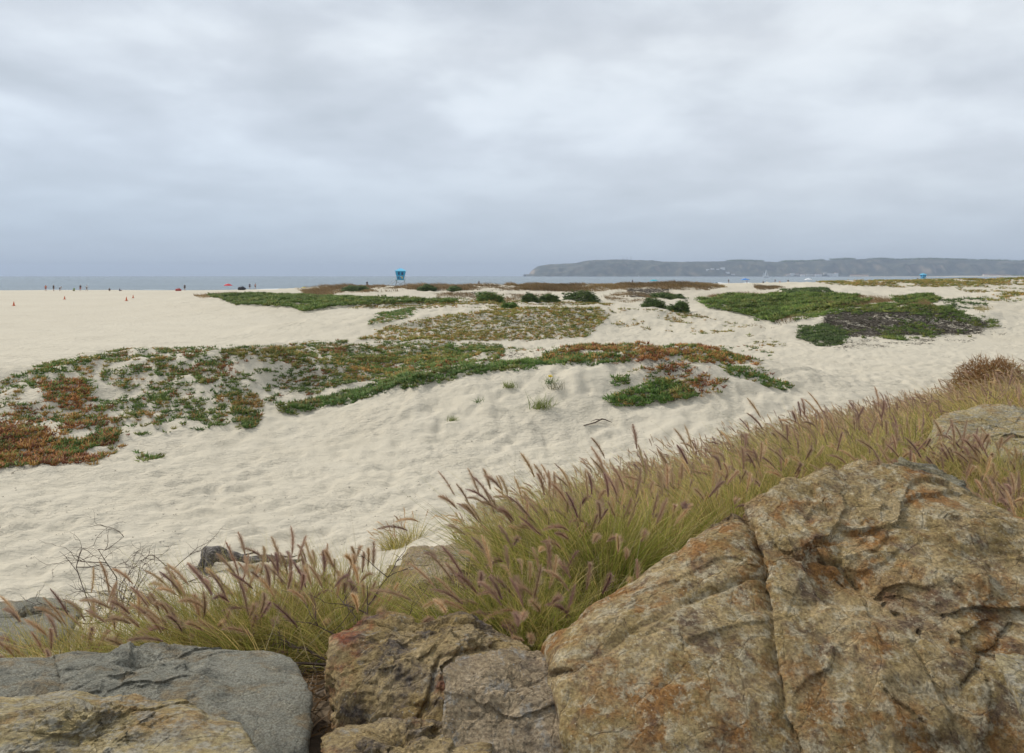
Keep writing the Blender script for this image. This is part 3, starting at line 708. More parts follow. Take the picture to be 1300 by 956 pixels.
cover('ice_plant', 'orange and green ice plant covering the central mound above the bare sand', [
    ([(690, 448), (740, 436), (800, 430), (870, 434), (930, 448), (960, 458), (900, 462), (850, 460), (800, 461), (740, 458), (690, 462)], 120, .7, .9, 'red', .09, .09, 8),
    ([(700, 455), (740, 448), (800, 450), (800, 462), (740, 463)], 110, .7, .8, 'green', .09, .08, 8),
    ([(900, 452), (960, 460), (1005, 485), (1010, 495), (960, 478), (900, 468)], 55, .5, .8, 'red', .085, .05, 8),
    ([(915, 462), (960, 470), (1010, 492), (1000, 498), (950, 482), (922, 474)], 110, .8, .5, 'green', .085, .06, 8),
    ([(790, 470), (860, 462), (920, 480), (925, 500), (880, 505), (840, 495)], 90, .62, .7, 'red', .09, .07, 8),
    ([(765, 512), (780, 500), (830, 484), (870, 488), (885, 506), (840, 514), (780, 518)], 170, .92, .8, 'green', .095, .10, 9),
    ([(765, 480), (800, 478), (800, 490), (775, 492)], 130, .7, .5, 'green', .09, .07, 8),
])
cover('ice_plant', 'olive ice plant carpet over the middle dunes below the brown grass', [
    ([(455, 432), (495, 414), (550, 402), (620, 393), (700, 389), (760, 390), (775, 400), (745, 428), (690, 433), (560, 434)], 40, .84, 2.4, 'olive', .11, .07, 7),
    ([(700, 391), (765, 391), (750, 428), (690, 430)], 30, .55, 2.0, 'mix', .11, .07, 7),
    ([(760, 390), (860, 394), (950, 412), (1005, 440), (960, 440), (880, 425), (780, 415)], 22, .28, 2.0, 'olive', .11, .05, 7),
    ([(464, 414), (480, 398), (525, 391), (535, 398), (500, 410)], 36, .85, 1.5, 'green', .11, .08, 7),
    ([(430, 386), (520, 383), (640, 384), (650, 391), (540, 392), (440, 392)], 20, .55, 2.5, 'olive', .13, .05, 6),
    ([(480, 382), (560, 381), (690, 382), (780, 386), (780, 389), (600, 387), (480, 386)], 20, .62, 3.0, 'olive', .13, .06, 6),
    ([(900, 440), (985, 436), (985, 462), (930, 455)], 22, .3, 1.4, 'mix', .10, .05, 7),
])
cover('green_mat', 'long bright green mat of ground cover on the low dune left of the towers', [
    ([(262, 375), (330, 372), (400, 377), (470, 380), (600, 382), (560, 386), (440, 390), (385, 397), (370, 391), (300, 388), (285, 382)], 20, .86, 3, 'mat', .20, .34, 8)])
cover('green_mat', 'broad dark green mat spreading between the middle dunes and the dark mound', [
    ([(884, 382), (930, 377), (1000, 375), (1090, 376), (1110, 385), (1060, 392), (1010, 400), (985, 412), (950, 402), (900, 392)], 26, .88, 3.5, 'mat', .20, .42, 8),
    ([(990, 369), (1045, 366), (1060, 372), (1000, 376)], 18, .95, 3, 'dark', .2, .3, 8),
    ([(1128, 380), (1180, 376), (1195, 381), (1185, 386), (1140, 386)], 24, .95, 2, 'mat', .2, .35, 8)])
cover('green_mat', 'green and dead grey matted ground cover over the dark mound at the right', [
    ([(1005, 400), (1060, 390), (1130, 385), (1210, 390), (1275, 410), (1275, 422), (1225, 412), (1150, 398), (1080, 398), (1010, 408)], 42, .72, 1.8, 'mat', .13, .12, 8),
    ([(1015, 415), (1050, 412), (1080, 425), (1078, 438), (1040, 440), (1012, 430)], 46, .75, 1.4, 'dark', .13, .14, 8),
    ([(1110, 415), (1170, 410), (1200, 422), (1150, 434), (1115, 430)], 34, .55, 1.4, 'mat', .13, .12, 8),
    ([(1060, 395), (1200, 395), (1245, 412), (1240, 428), (1100, 432), (1050, 415)], 26, .18, 1.4, 'mat', .13, .08, 8)])
cover('dune_plants', 'sparse olive plants dotting the high pale dunes at the right edge', [
    ([(1030, 358), (1100, 356), (1200, 356), (1200, 361), (1140, 366), (1060, 362)], 7, .5, 5, 'olive', .25, .15, 7),
    ([(1160, 356), (1320, 352), (1320, 359), (1240, 362), (1170, 366)], 7, .5, 5, 'olive', .25, .15, 7),
    ([(1190, 362), (1320, 358), (1320, 380), (1230, 372)], 7, .22, 3, 'olive', .22, .1, 7),
    ([(1240, 376), (1320, 374), (1320, 382), (1250, 384)], 9, .4, 3, 'olive', .2, .1, 7),
    ([(1190, 380), (1260, 378), (1255, 392), (1200, 394)], 12, .35, 2, 'dark', .18, .1, 7)])

def stalks(name, label, specs, cat='grass', kind='stuff'):
    G = Geo()
    for poly, dens, cov, ns, h, cols, w in specs:
        x, y, z = scatter(poly, dens, cov, ns, random.randint(1, 999)); n = len(x)
        if n == 0: continue
        az = RS.uniform(0, 6.28, n); ti = RS.uniform(.05, .75, n)
        d = np.stack([np.sin(ti) * np.cos(az) - .1, np.sin(ti) * np.sin(az), np.cos(ti)], -1)
        L = h * RS.uniform(.5, 1.2, n) * np.clip(.75 + 1.3 * fbm(v2(x, y, 5), 3, 9), .15, 2); P = np.array(cols); c = P[RS.randint(0, len(P), n)] * (RS.uniform(.7, 1.2, n) * (1 + .45 * fbm(v2(x, y, 9), 3, 29)))[:, None]
        blades(G, np.stack([x, y, z - .02], -1), d, L, np.stack([-.3 + 0 * az, 0 * az, -.15 + 0 * az], -1), np.full(n, w), c * .8, c, 3)
    o = link(name, G.mesh(name), M['grass']); tag(o, label, cat, kind=kind)
    print(name, sum(len(t) for t in G.T))
BR = [(.34, .23, .11), (.28, .18, .08), (.42, .30, .16), (.23, .16, .075)]
OC = [(.42, .26, .08), (.36, .26, .09), (.28, .22, .08)]
stalks('dune_grass', 'dry brown grass along the crest of the far dunes below the sea', [
    ([(375, 368), (430, 363), (520, 363), (600, 362), (700, 360), (800, 359), (880, 360), (925, 364), (900, 369), (820, 367), (740, 371), (660, 369), (560, 369), (470, 371), (400, 374)], 44, .6, 6, .8, BR, .07),
    ([(640, 362), (820, 360), (820, 366), (720, 369), (650, 368)], 44, .72, 5, .75, BR + OC, .07),
    ([(840, 361), (900, 361), (925, 365), (850, 366)], 40, .7, 5, .6, OC, .07),
    ([(382, 372), (420, 367), (425, 375), (390, 377)], 46, .9, 4, .8, BR, .07),
    ([(545, 372), (640, 374), (700, 372), (690, 378), (620, 385), (560, 380)], 30, .55, 4, .5, BR, .06),
    ([(955, 364), (985, 362), (1000, 365), (965, 369)], 36, .85, 4, .6, BR, .07),
    ([(765, 380), (780, 374), (850, 372), (870, 378), (800, 385)], 40, .62, 3, .5, BR, .05),
    ([(245, 375), (300, 371), (310, 375), (255, 379)], 36, .8, 4, .5, BR, .06)])
stalks('dune_grass', 'reddish brown dry grass behind the dark mound at the right', [
    ([(1040, 384), (1090, 376), (1180, 384), (1200, 394), (1120, 390), (1040, 392)], 60, .85, 3, .6, BR, .05),
    ([(885, 380), (930, 373), (1010, 373), (1000, 380), (920, 382)], 40, .65, 3, .5, BR, .05),
    ([(950, 415), (1010, 398), (1030, 402), (975, 418)], 50, .65, 2, .3, BR, .035),
    ([(1235, 388), (1265, 386), (1262, 398), (1240, 398)], 30, .7, 2, .45, [(.36, .30, .14)], .03)])

def litter(name, label, specs):
    """flat tangles of dead stems"""
    G = Geo()
    for poly, dens, cov, ns, L0, cols in specs:
        x, y, z = scatter(poly, dens, cov, ns, random.randint(1, 999)); n = len(x)
        if n == 0: continue
        az = RS.uniform(0, 6.28, n); el = RS.uniform(-.05, .5, n)
        d = np.stack([np.cos(az) * np.cos(el), np.sin(az) * np.cos(el), np.sin(el)], -1); L = L0 * RS.uniform(.4, 1.3, n)
        c = np.array(cols)[RS.randint(0, len(cols), n)]
        blades(G, np.stack([x, y, z + .01], -1), d, L, RS.normal(0, .25, (n, 3)) * np.array([1, 1, .1]), np.maximum(.012, y * .0007), c, c, 4)
    o = link(name, G.mesh(name), M['plant']); tag(o, label, 'dead stems', kind='stuff')
    print(name, sum(len(t) for t in G.T))
DK = [(.085, .070, .050), (.15, .125, .095), (.23, .20, .16), (.06, .05, .036)]
litter('dead_stems', 'charcoal grey tangle of dead stems on the dark mound', [
    ([(1050, 398), (1100, 390), (1190, 392), (1262, 408), (1250, 424), (1150, 426), (1080, 428), (1045, 412)], 300, .86, 1.5, .28, DK),
    ([(1010, 420), (1080, 432), (1180, 428), (1280, 425), (1290, 412), (1250, 405), (1240, 436), (1060, 444)], 40, .4, 1.5, .25, DK)])
litter('dead_stems', 'dark dead runners lying among the ice plant on the sand', [
    ([(800, 458), (860, 456), (890, 470), (870, 484), (825, 478)], 160, .9, 1.2, .18, DK),
    ([(600, 448), (680, 446), (690, 456), (620, 460)], 110, .7, 1.2, .16, DK),
    ([(-60, 560), (60, 560), (150, 555), (160, 575), (60, 600), (-60, 606)], 70, .5, 1, .22, DK),
    ([(150, 480), (440, 460), (460, 490), (330, 530), (200, 560), (100, 580)], 12, .45, 1.5, .2, DK),
    ([(330, 460), (640, 448), (640, 462), (400, 500)], 25, .5, 1.5, .2, DK),
    ([(795, 366), (850, 366), (850, 376), (800, 378)], 60, .8, 2, .3, DK + [(.3, .25, .2)]),
    ([(580, 372), (640, 368), (640, 376), (590, 379)], 20, .5, 2, .3, DK)])
litter('dry_litter', 'brown dry leaves and roots between the foreground boulders', [
    ([(520, 700), (600, 700), (640, 800), (560, 800), (500, 790)], 900, .98, 1, .12, [(.20, .13, .06), (.12, .08, .04), (.30, .22, .12)]),
    ([(330, 800), (430, 790), (430, 950), (390, 950)], 900, .98, 1, .12, [(.20, .12, .05), (.12, .08, .04), (.30, .18, .08)])])
def debris():
    n = 5000; a = RS.uniform(-.66, .66, n); r = 12 * np.exp(RS.rand(n) * 1.3); x = r * np.tan(a); y = r
    k = bank_s(x, y) > 12.3; x, y = x[k], y[k]; k = (fbm(v2(x, y, 5), 3, 8) > .0); x, y = x[k], y[k]; z = terrain(x, y)
    G = Geo(); leaves(G, x, y, z + .004, RS.uniform(.012, .04, len(x)), 'dark', 3, up=.3)
    C = np.concatenate(G.C); C[:] = np.array([.07, .05, .035]); G.C = [C]
    tag(link('beach_debris', G.mesh('beach_debris'), M['plant']), 'small dark bits of debris strewn over the bare sand', 'debris', kind='stuff')
debris()

# ------------------------------------------------------------------ single shrubs and plants
def shrub_mesh(w, h, dp, n, pal, leaf, seed):
    G = Geo(); rs = np.random.RandomState(seed)
    a = rs.uniform(0, 6.28, n); el = np.arcsin(rs.uniform(0, 1, n)); rr = rs.uniform(.72, 1.04, n)
    dirv = np.stack([np.cos(a) * np.cos(el), np.sin(a) * np.cos(el), np.sin(el)], -1)
    rr = rr * (1 + .6 * fbm(dirv * 2.6 + seed, 4, seed))
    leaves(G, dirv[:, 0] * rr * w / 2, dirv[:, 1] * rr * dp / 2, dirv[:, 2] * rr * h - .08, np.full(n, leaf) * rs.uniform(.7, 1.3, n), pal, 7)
    return G.mesh('dune_shrub')
SHR = [  # column, base row, width px, height px, palette, label
    (738, 383, 50, 15, 'dark', 'widest dark green dome shrub on the middle dunes'),
    (674, 384, 21, 13, 'dark', 'round dark shrub left of the twin low bushes'),
    (697, 384, 26, 10, 'dark', 'low dark bush between the round shrub and the widest dome shrub'),
    (620, 382, 36, 12, 'green', 'fresh green shrub nearest below the lifeguard tower to its right'),
    (648, 391, 25, 10, 'green', 'small green bush lowest on the slope of the middle dunes'),
    (577, 370.5, 19, 7, 'dark', 'small dark bush on the dune crest right of the near lifeguard tower'),
    (541, 370.5, 22, 7, 'dark', 'dark low bush just right of the near lifeguard tower'),
    (450, 370, 36, 6, 'dark', 'flat dark bush on the brown crest left of the near lifeguard tower'),
    (832, 391, 32, 15, 'dark', 'dark green bush in front of the grey dead brush'),
    (850, 381, 48, 9, 'dark', 'long low dark shrub beside the grey dead brush'),
    (865, 398, 31, 17, 'dark', 'rounded shrub lowest right on the middle dunes'),
    (1040, 437, 0, 0, '', ''),
]
for px, py, w, h, pal, lab in SHR:
    if not lab: continue
    x, y, z = on_ground(px, py); sc = y / F
    me = shrub_mesh(w * sc, h * sc * .95, w * sc * .8, int(600 + w * 22), pal, max(.1, .0019 * y), int(px))
    o = link('dune_shrub', me, M['plant']); o.location = (x, y + w * sc * .35, z - .05)
    o.location.z = float(terrain(x, y + w * sc * .35)) - .1
    tag(o, lab, 'shrub', 'shrubs on the middle dunes')
# dry brown shrub at the top right of the grass
x, y = pix_d(1262, 17.5); G = Geo(); n = 20000
a = RS.uniform(0, 6.28, n); el = np.arcsin(RS.uniform(0, 1, n)); rr = RS.uniform(.4, 1.0, n)
dv = np.stack([np.cos(a) * np.cos(el), np.sin(a) * np.cos(el), np.sin(el)], -1); rr = rr * (1 + .3 * fbm(dv * 2, 3, 7))
cc = np.array([(.34, .17, .06), (.26, .15, .06), (.40, .25, .11)])[RS.randint(0, 3, n)] * RS.uniform(.7, 1.2, n)[:, None]
blades(G, dv * rr[:, None] * np.array([.85, .8, 1.25]), dv * .6 + RS.normal(0, .5, (n, 3)), np.full(n, .11), RS.normal(0, .3, (n, 3)), np.full(n, .016), cc, cc, 3)
o = link('dry_shrub', G.mesh('dry_shrub'), M['plant']); o.location = (x, y, float(terrain(x, y)) - .1)
tag(o, 'rusty brown dry shrub topping the grass at the right edge', 'shrub')

def weed(px, py, h, n, col, lab, flower=False):
    x, y, z = on_ground(px, py); G = Geo()
    az = RS.uniform(0, 6.28, n); ti = RS.uniform(.1, 1.1, n); d = np.stack([np.sin(ti) * np.cos(az), np.sin(ti) * np.sin(az), np.cos(ti)], -1)
    root = np.stack([RS.normal(0, h * .35, n), RS.normal(0, h * .3, n), np.zeros(n) - .02], -1); c = np.array(col) * RS.uniform(.7, 1.2, n)[:, None]
    blades(G, root * 1.3, d, 1.35 * h * RS.uniform(.5, 1.1, n), RS.normal(0, .12, (n, 3)), np.full(n, .02), c * .8, c, 4)
    if flower:
        e = empty('beach_weed', (x, y, z)); tag(e, lab, 'plant', 'weeds on the bare sand slope')
        link('foliage', G.mesh('foliage'), M['plant'], e)
        F2 = Geo(); n = 40; az = RS.uniform(0, 6.28, n); el = RS.uniform(0, 1.2, n); d = np.stack([np.cos(az) * np.cos(el), np.sin(az) * np.cos(el), np.sin(el)], -1)
        for cx_ in (-.03,):
            blades(F2, np.tile([cx_, 0, h * .85], (n, 1)), d, np.full(n, .09), d * 0, np.full(n, .03), np.tile([.8, .6, .03], (n, 1)), np.tile([.85, .68, .05], (n, 1)), 3)
        link('flower', F2.mesh('flower'), M['plant'], e)
    else:
        o = link('beach_weed', G.mesh('beach_weed'), M['plant']); o.location = (x, y, z); tag(o, lab, 'plant', 'weeds on the bare sand slope')
YG = (.26, .30, .09); GG = (.12, .20, .05)
weed(688, 521, .34, 130, YG, 'largest yellow green weed tuft on the bare sand slope, lower right of the flower')
weed(704, 496, .30, 46, (.30, .28, .18), 'wispy pale weed high on the sand slope behind the yellow flower')
weed(700, 489, .22, 50, GG, 'small weed with bright yellow flowers on the sand slope', True)
weed(646, 493, .22, 80, YG, 'rounded yellow green tuft just below the ice plant ribbon')
weed(575, 534, .16, 70, YG, 'low green tuft farthest down the bare sand slope')
weed(608, 512, .18, 26, GG, 'spindly pair of green sprigs left of the large tuft')
weed(748, 462, .2, 40, GG, 'little green sprig at the top of the sand slope')

# ------------------------------------------------------------------ wood and twigs
def tube(pts, rad, seg=8):
    P = np.array(pts, float); n = len(P); V = []; rad = np.broadcast_to(np.asarray(rad, float), (n,))
    for i in range(n):
        t = P[min(i + 1, n - 1)] - P[max(i - 1, 0)]; t = t / (np.linalg.norm(t) + 1e-9)
        a = np.cross(t, [.13, .27, 1.]); a /= np.linalg.norm(a) + 1e-9; b = np.cross(t, a)
        for k in range(seg):
            q = 2 * math.pi * k / seg; V.append(P[i] + rad[i] * (math.cos(q) * a + math.sin(q) * b))
    Q = [(i * seg + k, i * seg + (k + 1) % seg, (i + 1) * seg + (k + 1) % seg, (i + 1) * seg + k) for i in range(n - 1) for k in range(seg)]
    return V, Q, seg, n
def join_tubes(name, tubes, mat, parent=None, smooth=True):
    V = []; Fc = []
    for pts, rad, seg in tubes:
        v, q, s, n = tube(pts, rad, seg); b = len(V); V += [tuple(p) for p in v]
        Fc += [tuple(b + i for i in f) for f in q]; Fc.append(tuple(b + k for k in range(s))[::-1]); Fc.append(tuple(b + (n - 1) * s + k for k in range(s)))
    me = bpy.data.meshes.new(name); me.from_pydata(V, [], Fc); me.update()
    if smooth: me.polygons.foreach_set('use_smooth', np.ones(len(me.polygons), bool))
    return link(name, me, mat, parent)

x, y, z = on_ground(300, 722)
rs = random.Random(3)
def crooked(p, q, n, r0, r1, j):
    P, Rr = [], []
    for k in range(n):
        t_ = k / (n - 1); P.append(tuple(p[i] + (q[i] - p[i]) * t_ + rs.gauss(0, j) * (0 < k) for i in range(3))); Rr.append((r0 + (r1 - r0) * t_) * rs.uniform(.75, 1.25))
    return P, Rr, 9
o = join_tubes('driftwood', [crooked((-.35, 0, .17), (1.25, .2, .03), 12, .085, .012, .022), crooked((-.5, 0, .2), (-.1, .02, .16), 6, .15, .09, .03),
    crooked((-.42, 0, .2), (-.72, -.12, -.03), 5, .10, .03, .03), crooked((-.38, 0, .2), (-.42, -.2, -.04), 5, .09, .03, .02),
    crooked((.05, .03, .13), (.75, -.1, .14), 7, .045, .008, .02), crooked((.35, .08, .12), (.85, .34, .04), 7, .035, .006, .02), crooked((-.2, .05, .16), (.2, .25, .12), 5, .04, .01, .015)], M['wood'])
o.location = (x, y, z); tag(o, 'charred black driftwood log lying on the sand behind the grass', 'driftwood')
sub = o.modifiers.new('s', 'SUBSURF'); sub.levels = sub.render_levels = 1
x, y, z = on_ground(760, 540)
o = join_tubes('stick', [([(-.45, -.3, .01), (-.1, -.05, .05), (.1, .1, .12), (.2, .12, .1), (.38, .05, .03)], [.012, .02, .022, .018, .006], 6), ([(.1, .1, .1), (-.05, .2, .09), (-.2, .22, .03)], [.015, .012, .004], 6)], M['twig'])
o.location = (x, y, z); tag(o, 'thin forked stick lying on the bare sand', 'stick')

def twiggy(name, loc, R, n, rad, label, cat, seed, squash=.7):
    rs = random.Random(seed); T = []
    def grow(p, d, L, r, lev):
        pts = [p.copy()]; q = p.copy(); dd = d.copy()
        for k in range(4):
            dd = (dd + Vector((rs.gauss(0, .35), rs.gauss(0, .35), rs.gauss(0, .28)))).normalized(); q = q + dd * L / 4
            if q.z < -.02: q.z = -.02
            pts.append(q.copy())
        T.append(([tuple(v) for v in pts], [r, r * .9, r * .75, r * .6, r * .4], 4))
        if lev > 0:
            for _ in range(3):
                k = rs.randint(1, 4); grow(pts[k], (dd + Vector((rs.gauss(0, .8), rs.gauss(0, .8), rs.gauss(0, .6)))).normalized(), L * .62, r * .62, lev - 1)
    for i in range(n):
        a = rs.uniform(0, 6.28); grow(Vector((rs.gauss(0, R * .12), rs.gauss(0, R * .12), 0)), Vector((math.cos(a), math.sin(a), rs.uniform(.2, 1.2) * squash)).normalized(), R * rs.uniform(.5, .9), rad, 3)
    o = join_tubes(name, T, M['twig'], None, False); o.location = loc; tag(o, label, cat); return o
x, y = pix_d(140, 8.6); twiggy('dead_bush', (x, y, float(terrain(x, y)) + .02), 1.15, 13, .008, 'leafless tangled grey bush standing behind the left grass clumps', 'bush', 4)
x, y = pix_d(425, 4.1); o = twiggy('dead_branch', (x, y, float(terrain(x, y)) + .05), .55, 5, .007, 'dead grey twigs spreading over the left end of the brown boulder', 'branch', 9, .5)

# ------------------------------------------------------------------ lifeguard towers
def bm_obj(name, bm, mat, parent=None):
    me = bpy.data.meshes.new(name); bmesh.ops.recalc_face_normals(bm, faces=bm.faces); bm.to_mesh(me); bm.free()
    return link(name, me, mat, parent)
def boxes(name, L, mat, parent=None, bev=.0):
    bm = bmesh.new()
    for (x0, y0, z0, x1, y1, z1) in L:
        r = bmesh.ops.create_cube(bm, size=1); 
        for v in r['verts']: v.co = Vector(((x0 + x1) / 2 + v.co.x * (x1 - x0), (y0 + y1) / 2 + v.co.y * (y1 - y0), (z0 + z1) / 2 + v.co.z * (z1 - z0)))
    if bev: bmesh.ops.bevel(bm, geom=bm.edges[:], offset=bev, segments=1, affect='EDGES')
    return bm_obj(name, bm, mat, parent)
def beam(p, q, w): return ([p, q], [w, w], 4)
TB = flat_mat('tower_blue', (.035, .34, .62), .5, .08); TR = flat_mat('tower_roof_blue', (.16, .55, .78), .5, .08); TD = flat_mat('shutter_dark', (.01, .06, .16), .5)
TG = flat_mat('galvanised_steel', (.30, .31, .32), .5); TY = flat_mat('yellow_board', (.75, .55, .05), .5); TW = flat_mat('white_board', (.75, .75, .76), .5); TT = flat_mat('teal_deck', (.06, .33, .38), .6)
def tower(label):
    e = empty('lifeguard_tower', (0, 0, 0)); tag(e, label, 'lifeguard tower', 'blue lifeguard towers on the beach')
    zb, zt, b, tt = 2.35, 4.45, .85, 1.28      # the cabin widens towards its eaves
    bm = bmesh.new(); vs = [bm.verts.new((sx * w, sy * w, z)) for z, w in ((zb, b), (zt, tt)) for sx, sy in ((-1, -1), (1, -1), (1, 1), (-1, 1))]
    for i in range(4): bm.faces.new((vs[i], vs[(i + 1) % 4], vs[4 + (i + 1) % 4], vs[4 + i]))
    bm.faces.new(vs[:4]); bm.faces.new(vs[4:]); cab = bm_obj('cabin', bm, TB, e)
    bm = bmesh.new(); v = [bm.verts.new((sx * 1.5, sy * 1.5, zt + .01)) for sx, sy in ((-1, -1), (1, -1), (1, 1), (-1, 1))] + [bm.verts.new((sx * 1.5, sy * 1.5, zt + .13)) for sx, sy in ((-1, -1), (1, -1), (1, 1), (-1, 1))] + [bm.verts.new((-.3, 0, zt + .75)), bm.verts.new((.3, 0, zt + .75))]
    for i in range(4): bm.faces.new((v[i], v[(i + 1) % 4], v[4 + (i + 1) % 4], v[4 + i]))
    bm.faces.new(v[:4]); bm.faces.new((v[4], v[5], v[9], v[8])); bm.faces.new((v[5], v[6], v[9])); bm.faces.new((v[6], v[7], v[8], v[9])); bm.faces.new((v[7], v[4], v[8]))
    bm_obj('roof', bm, TR, e)
    def panel(nm, u0, u1, z0, z1, mat, side=0):    # a board lying just proud of the sloping wall
        w = lambda z: b + (tt - b) * (z - zb) / (zt - zb) + .02
        bm = bmesh.new(); P = [(u0, -w(z0), z0), (u1, -w(z0), z0), (u1, -w(z1), z1), (u0, -w(z1), z1)]
        P2 = [(p[0], p[1] - .04, p[2]) for p in P]
        V = [bm.verts.new(Matrix.Rotation(side * math.pi / 2, 3, 'Z') @ Vector(p)) for p in P + P2]
        for i in range(4): bm.faces.new((V[i], V[(i + 1) % 4], V[4 + (i + 1) % 4], V[4 + i]))
        bm.faces.new(V[:4]); bm.faces.new(V[4:]); return bm_obj(nm, bm, mat, cab)
    panel('window', -.62, -.18, 3.55, 4.28, TD); panel('window', .22, .72, 3.5, 4.2, TD); panel('window', -.6, .6, 3.5, 4.25, TD, 1); panel('window', -.6, .6, 3.5, 4.25, TD, 3)
    panel('sign', .28, .6, 2.62, 3.02, TY); panel('sign', .0, .26, 3.0, 3.25, TW); panel('number_board', -.7, -.42, 2.6, 3.0, TD)
    boxes('deck', [(-1.25, -1.35, 2.2, 1.25, 1.2, 2.33)], TT, e)
    for sx in (-1, 1):
        for sy in (-1, 1): join_tubes('leg', [beam((sx * 1.35, sy * 1.25, -.6), (sx * 1.0, sy * 1.0, 2.22), .085)], TG, e, False)
    join_tubes('brace', [beam((-1.25, -1.2, .5), (1.05, -1.05, 1.9), .045), beam((1.25, -1.2, .5), (-1.05, -1.05, 1.9), .045), beam((-1.25, 1.2, .5), (1.05, 1.05, 1.9), .045), beam((1.25, -1.2, .5), (1.05, 1.05, 1.9), .045)], TG, e, False)
    rl = [beam((-1.2, -1.3, 3.2), (1.2, -1.3, 3.2), .03), beam((-1.2, -1.3, 3.2), (-1.2, 1.1, 3.2), .03), beam((-1.2, -1.3, 2.75), (-1.2, 1.1, 2.75), .02)]
    rl += [beam((x, -1.3, 2.3), (x, -1.3, 3.2), .025) for x in (-1.2, -.6, 0, .6, 1.2)]
    join_tubes('railing', rl, TG, e, False)
    join_tubes('ramp', [beam((-1.2, -.35, 2.25), (-3.6, -.35, .0), .07), beam((-1.2, .35, 2.25), (-3.6, .35, 0), .07), beam((-1.2, -.35, 3.1), (-3.5, -.35, 1.0), .03), beam((-3.5, -.35, 1.0), (-3.5, -.35, -.3), .05), beam((-2.3, -.35, 1.2), (-2.3, -.35, 2.1), .03)] + [beam((-1.2 - k * .3, -.35, 2.25 - k * .28), (-1.2 - k * .3, .35, 2.25 - k * .28), .04) for k in range(8)], TG, e, False)
    return e
def copy_tree(o, parent=None):
    c = o.copy(); COL.objects.link(c); c.parent = parent
    for ch in [q for q in bpy.data.objects if q.parent == o]: copy_tree(ch, c)
    return c
t1 = tower('large bright blue lifeguard tower with flared cabin standing behind the brown dune crest')
t2 = copy_tree(t1); t2['label'] = 'tiny distant blue lifeguard tower far down the beach at the right'
x, y = pix_d(508.5, 205.); t1.location = (x, y, CAMZ - (366.6 - HY) / F * 205 ); t1.rotation_euler.z = .12
x, y = pix_d(1172, 470.); t2.location = (x, y, CAMZ - (358.4 - HY) / F * 470); t2.rotation_euler.z = .1

# ------------------------------------------------------------------ people on the far beach
CL = {}
def cloth(c):
    k = tuple(c)
    if k not in CL: CL[k] = flat_mat('cloth', c, .8)
    return CL[k]
SKIN = flat_mat('skin', (.40, .24, .16), .6); HAIR = flat_mat('hair', (.03, .02, .015), .7)
POSE = {
 'stand': dict(hip=.92, knee=[(-.11, .02, .5), (.11, -.03, .5)], foot=[(-.13, .02, .06), (.13, -.02, .06)], chest=(0, 0, 1.32), neck=(0, -.01, 1.5), head=(0, -.03, 1.64), elbow=[(-.3, .02, 1.12), (.3, .02, 1.12)], hand=[(-.3, -.1, .86), (.32, -.08, .88)]),
 'walk': dict(hip=.9, knee=[(-.10, -.2, .52), (.10, .05, .48)], foot=[(-.11, -.28, .06), (.12, .36, .12)], chest=(0, -.03, 1.3), neck=(0, -.05, 1.48), head=(0, -.08, 1.62), elbow=[(-.28, .14, 1.1), (.28, -.1, 1.1)], hand=[(-.28, .04, .86), (.27, -.3, .95)]),
 'sit': dict(hip=.16, knee=[(-.14, -.38, .45), (.16, -.4, .42)], foot=[(-.14, -.62, .06), (.16, -.66, .06)], chest=(0, .05, .58), neck=(0, .04, .76), head=(0, .0, .9), elbow=[(-.28, -.05, .42), (.28, -.05, .42)], hand=[(-.18, -.32, .42), (.2, -.34, .40)]),
 'bend': dict(hip=.88, knee=[(-.11, -.05, .48), (.11, .02, .48)], foot=[(-.13, .02, .06), (.13, .06, .06)], chest=(0, -.32, 1.08), neck=(0, -.46, 1.12), head=(0, -.58, 1.08), elbow=[(-.25, -.4, .8), (.25, -.42, .8)], hand=[(-.2, -.45, .52), (.2, -.5, .54)]),
}
def skin_obj(name, V, E, R, mat, parent=None, root=0):
    me = bpy.data.meshes.new(name); me.from_pydata(V, E, []); o = link(name, me, mat, parent)
    m = o.modifiers.new('skin', 'SKIN'); m.use_smooth_shade = True
    for i, r in enumerate(R): me.skin_vertices[0].data[i].radius = (r, r)
    me.skin_vertices[0].data[root].use_root = True
    s = o.modifiers.new('sub', 'SUBSURF'); s.levels = 1; s.render_levels = 1
    return o
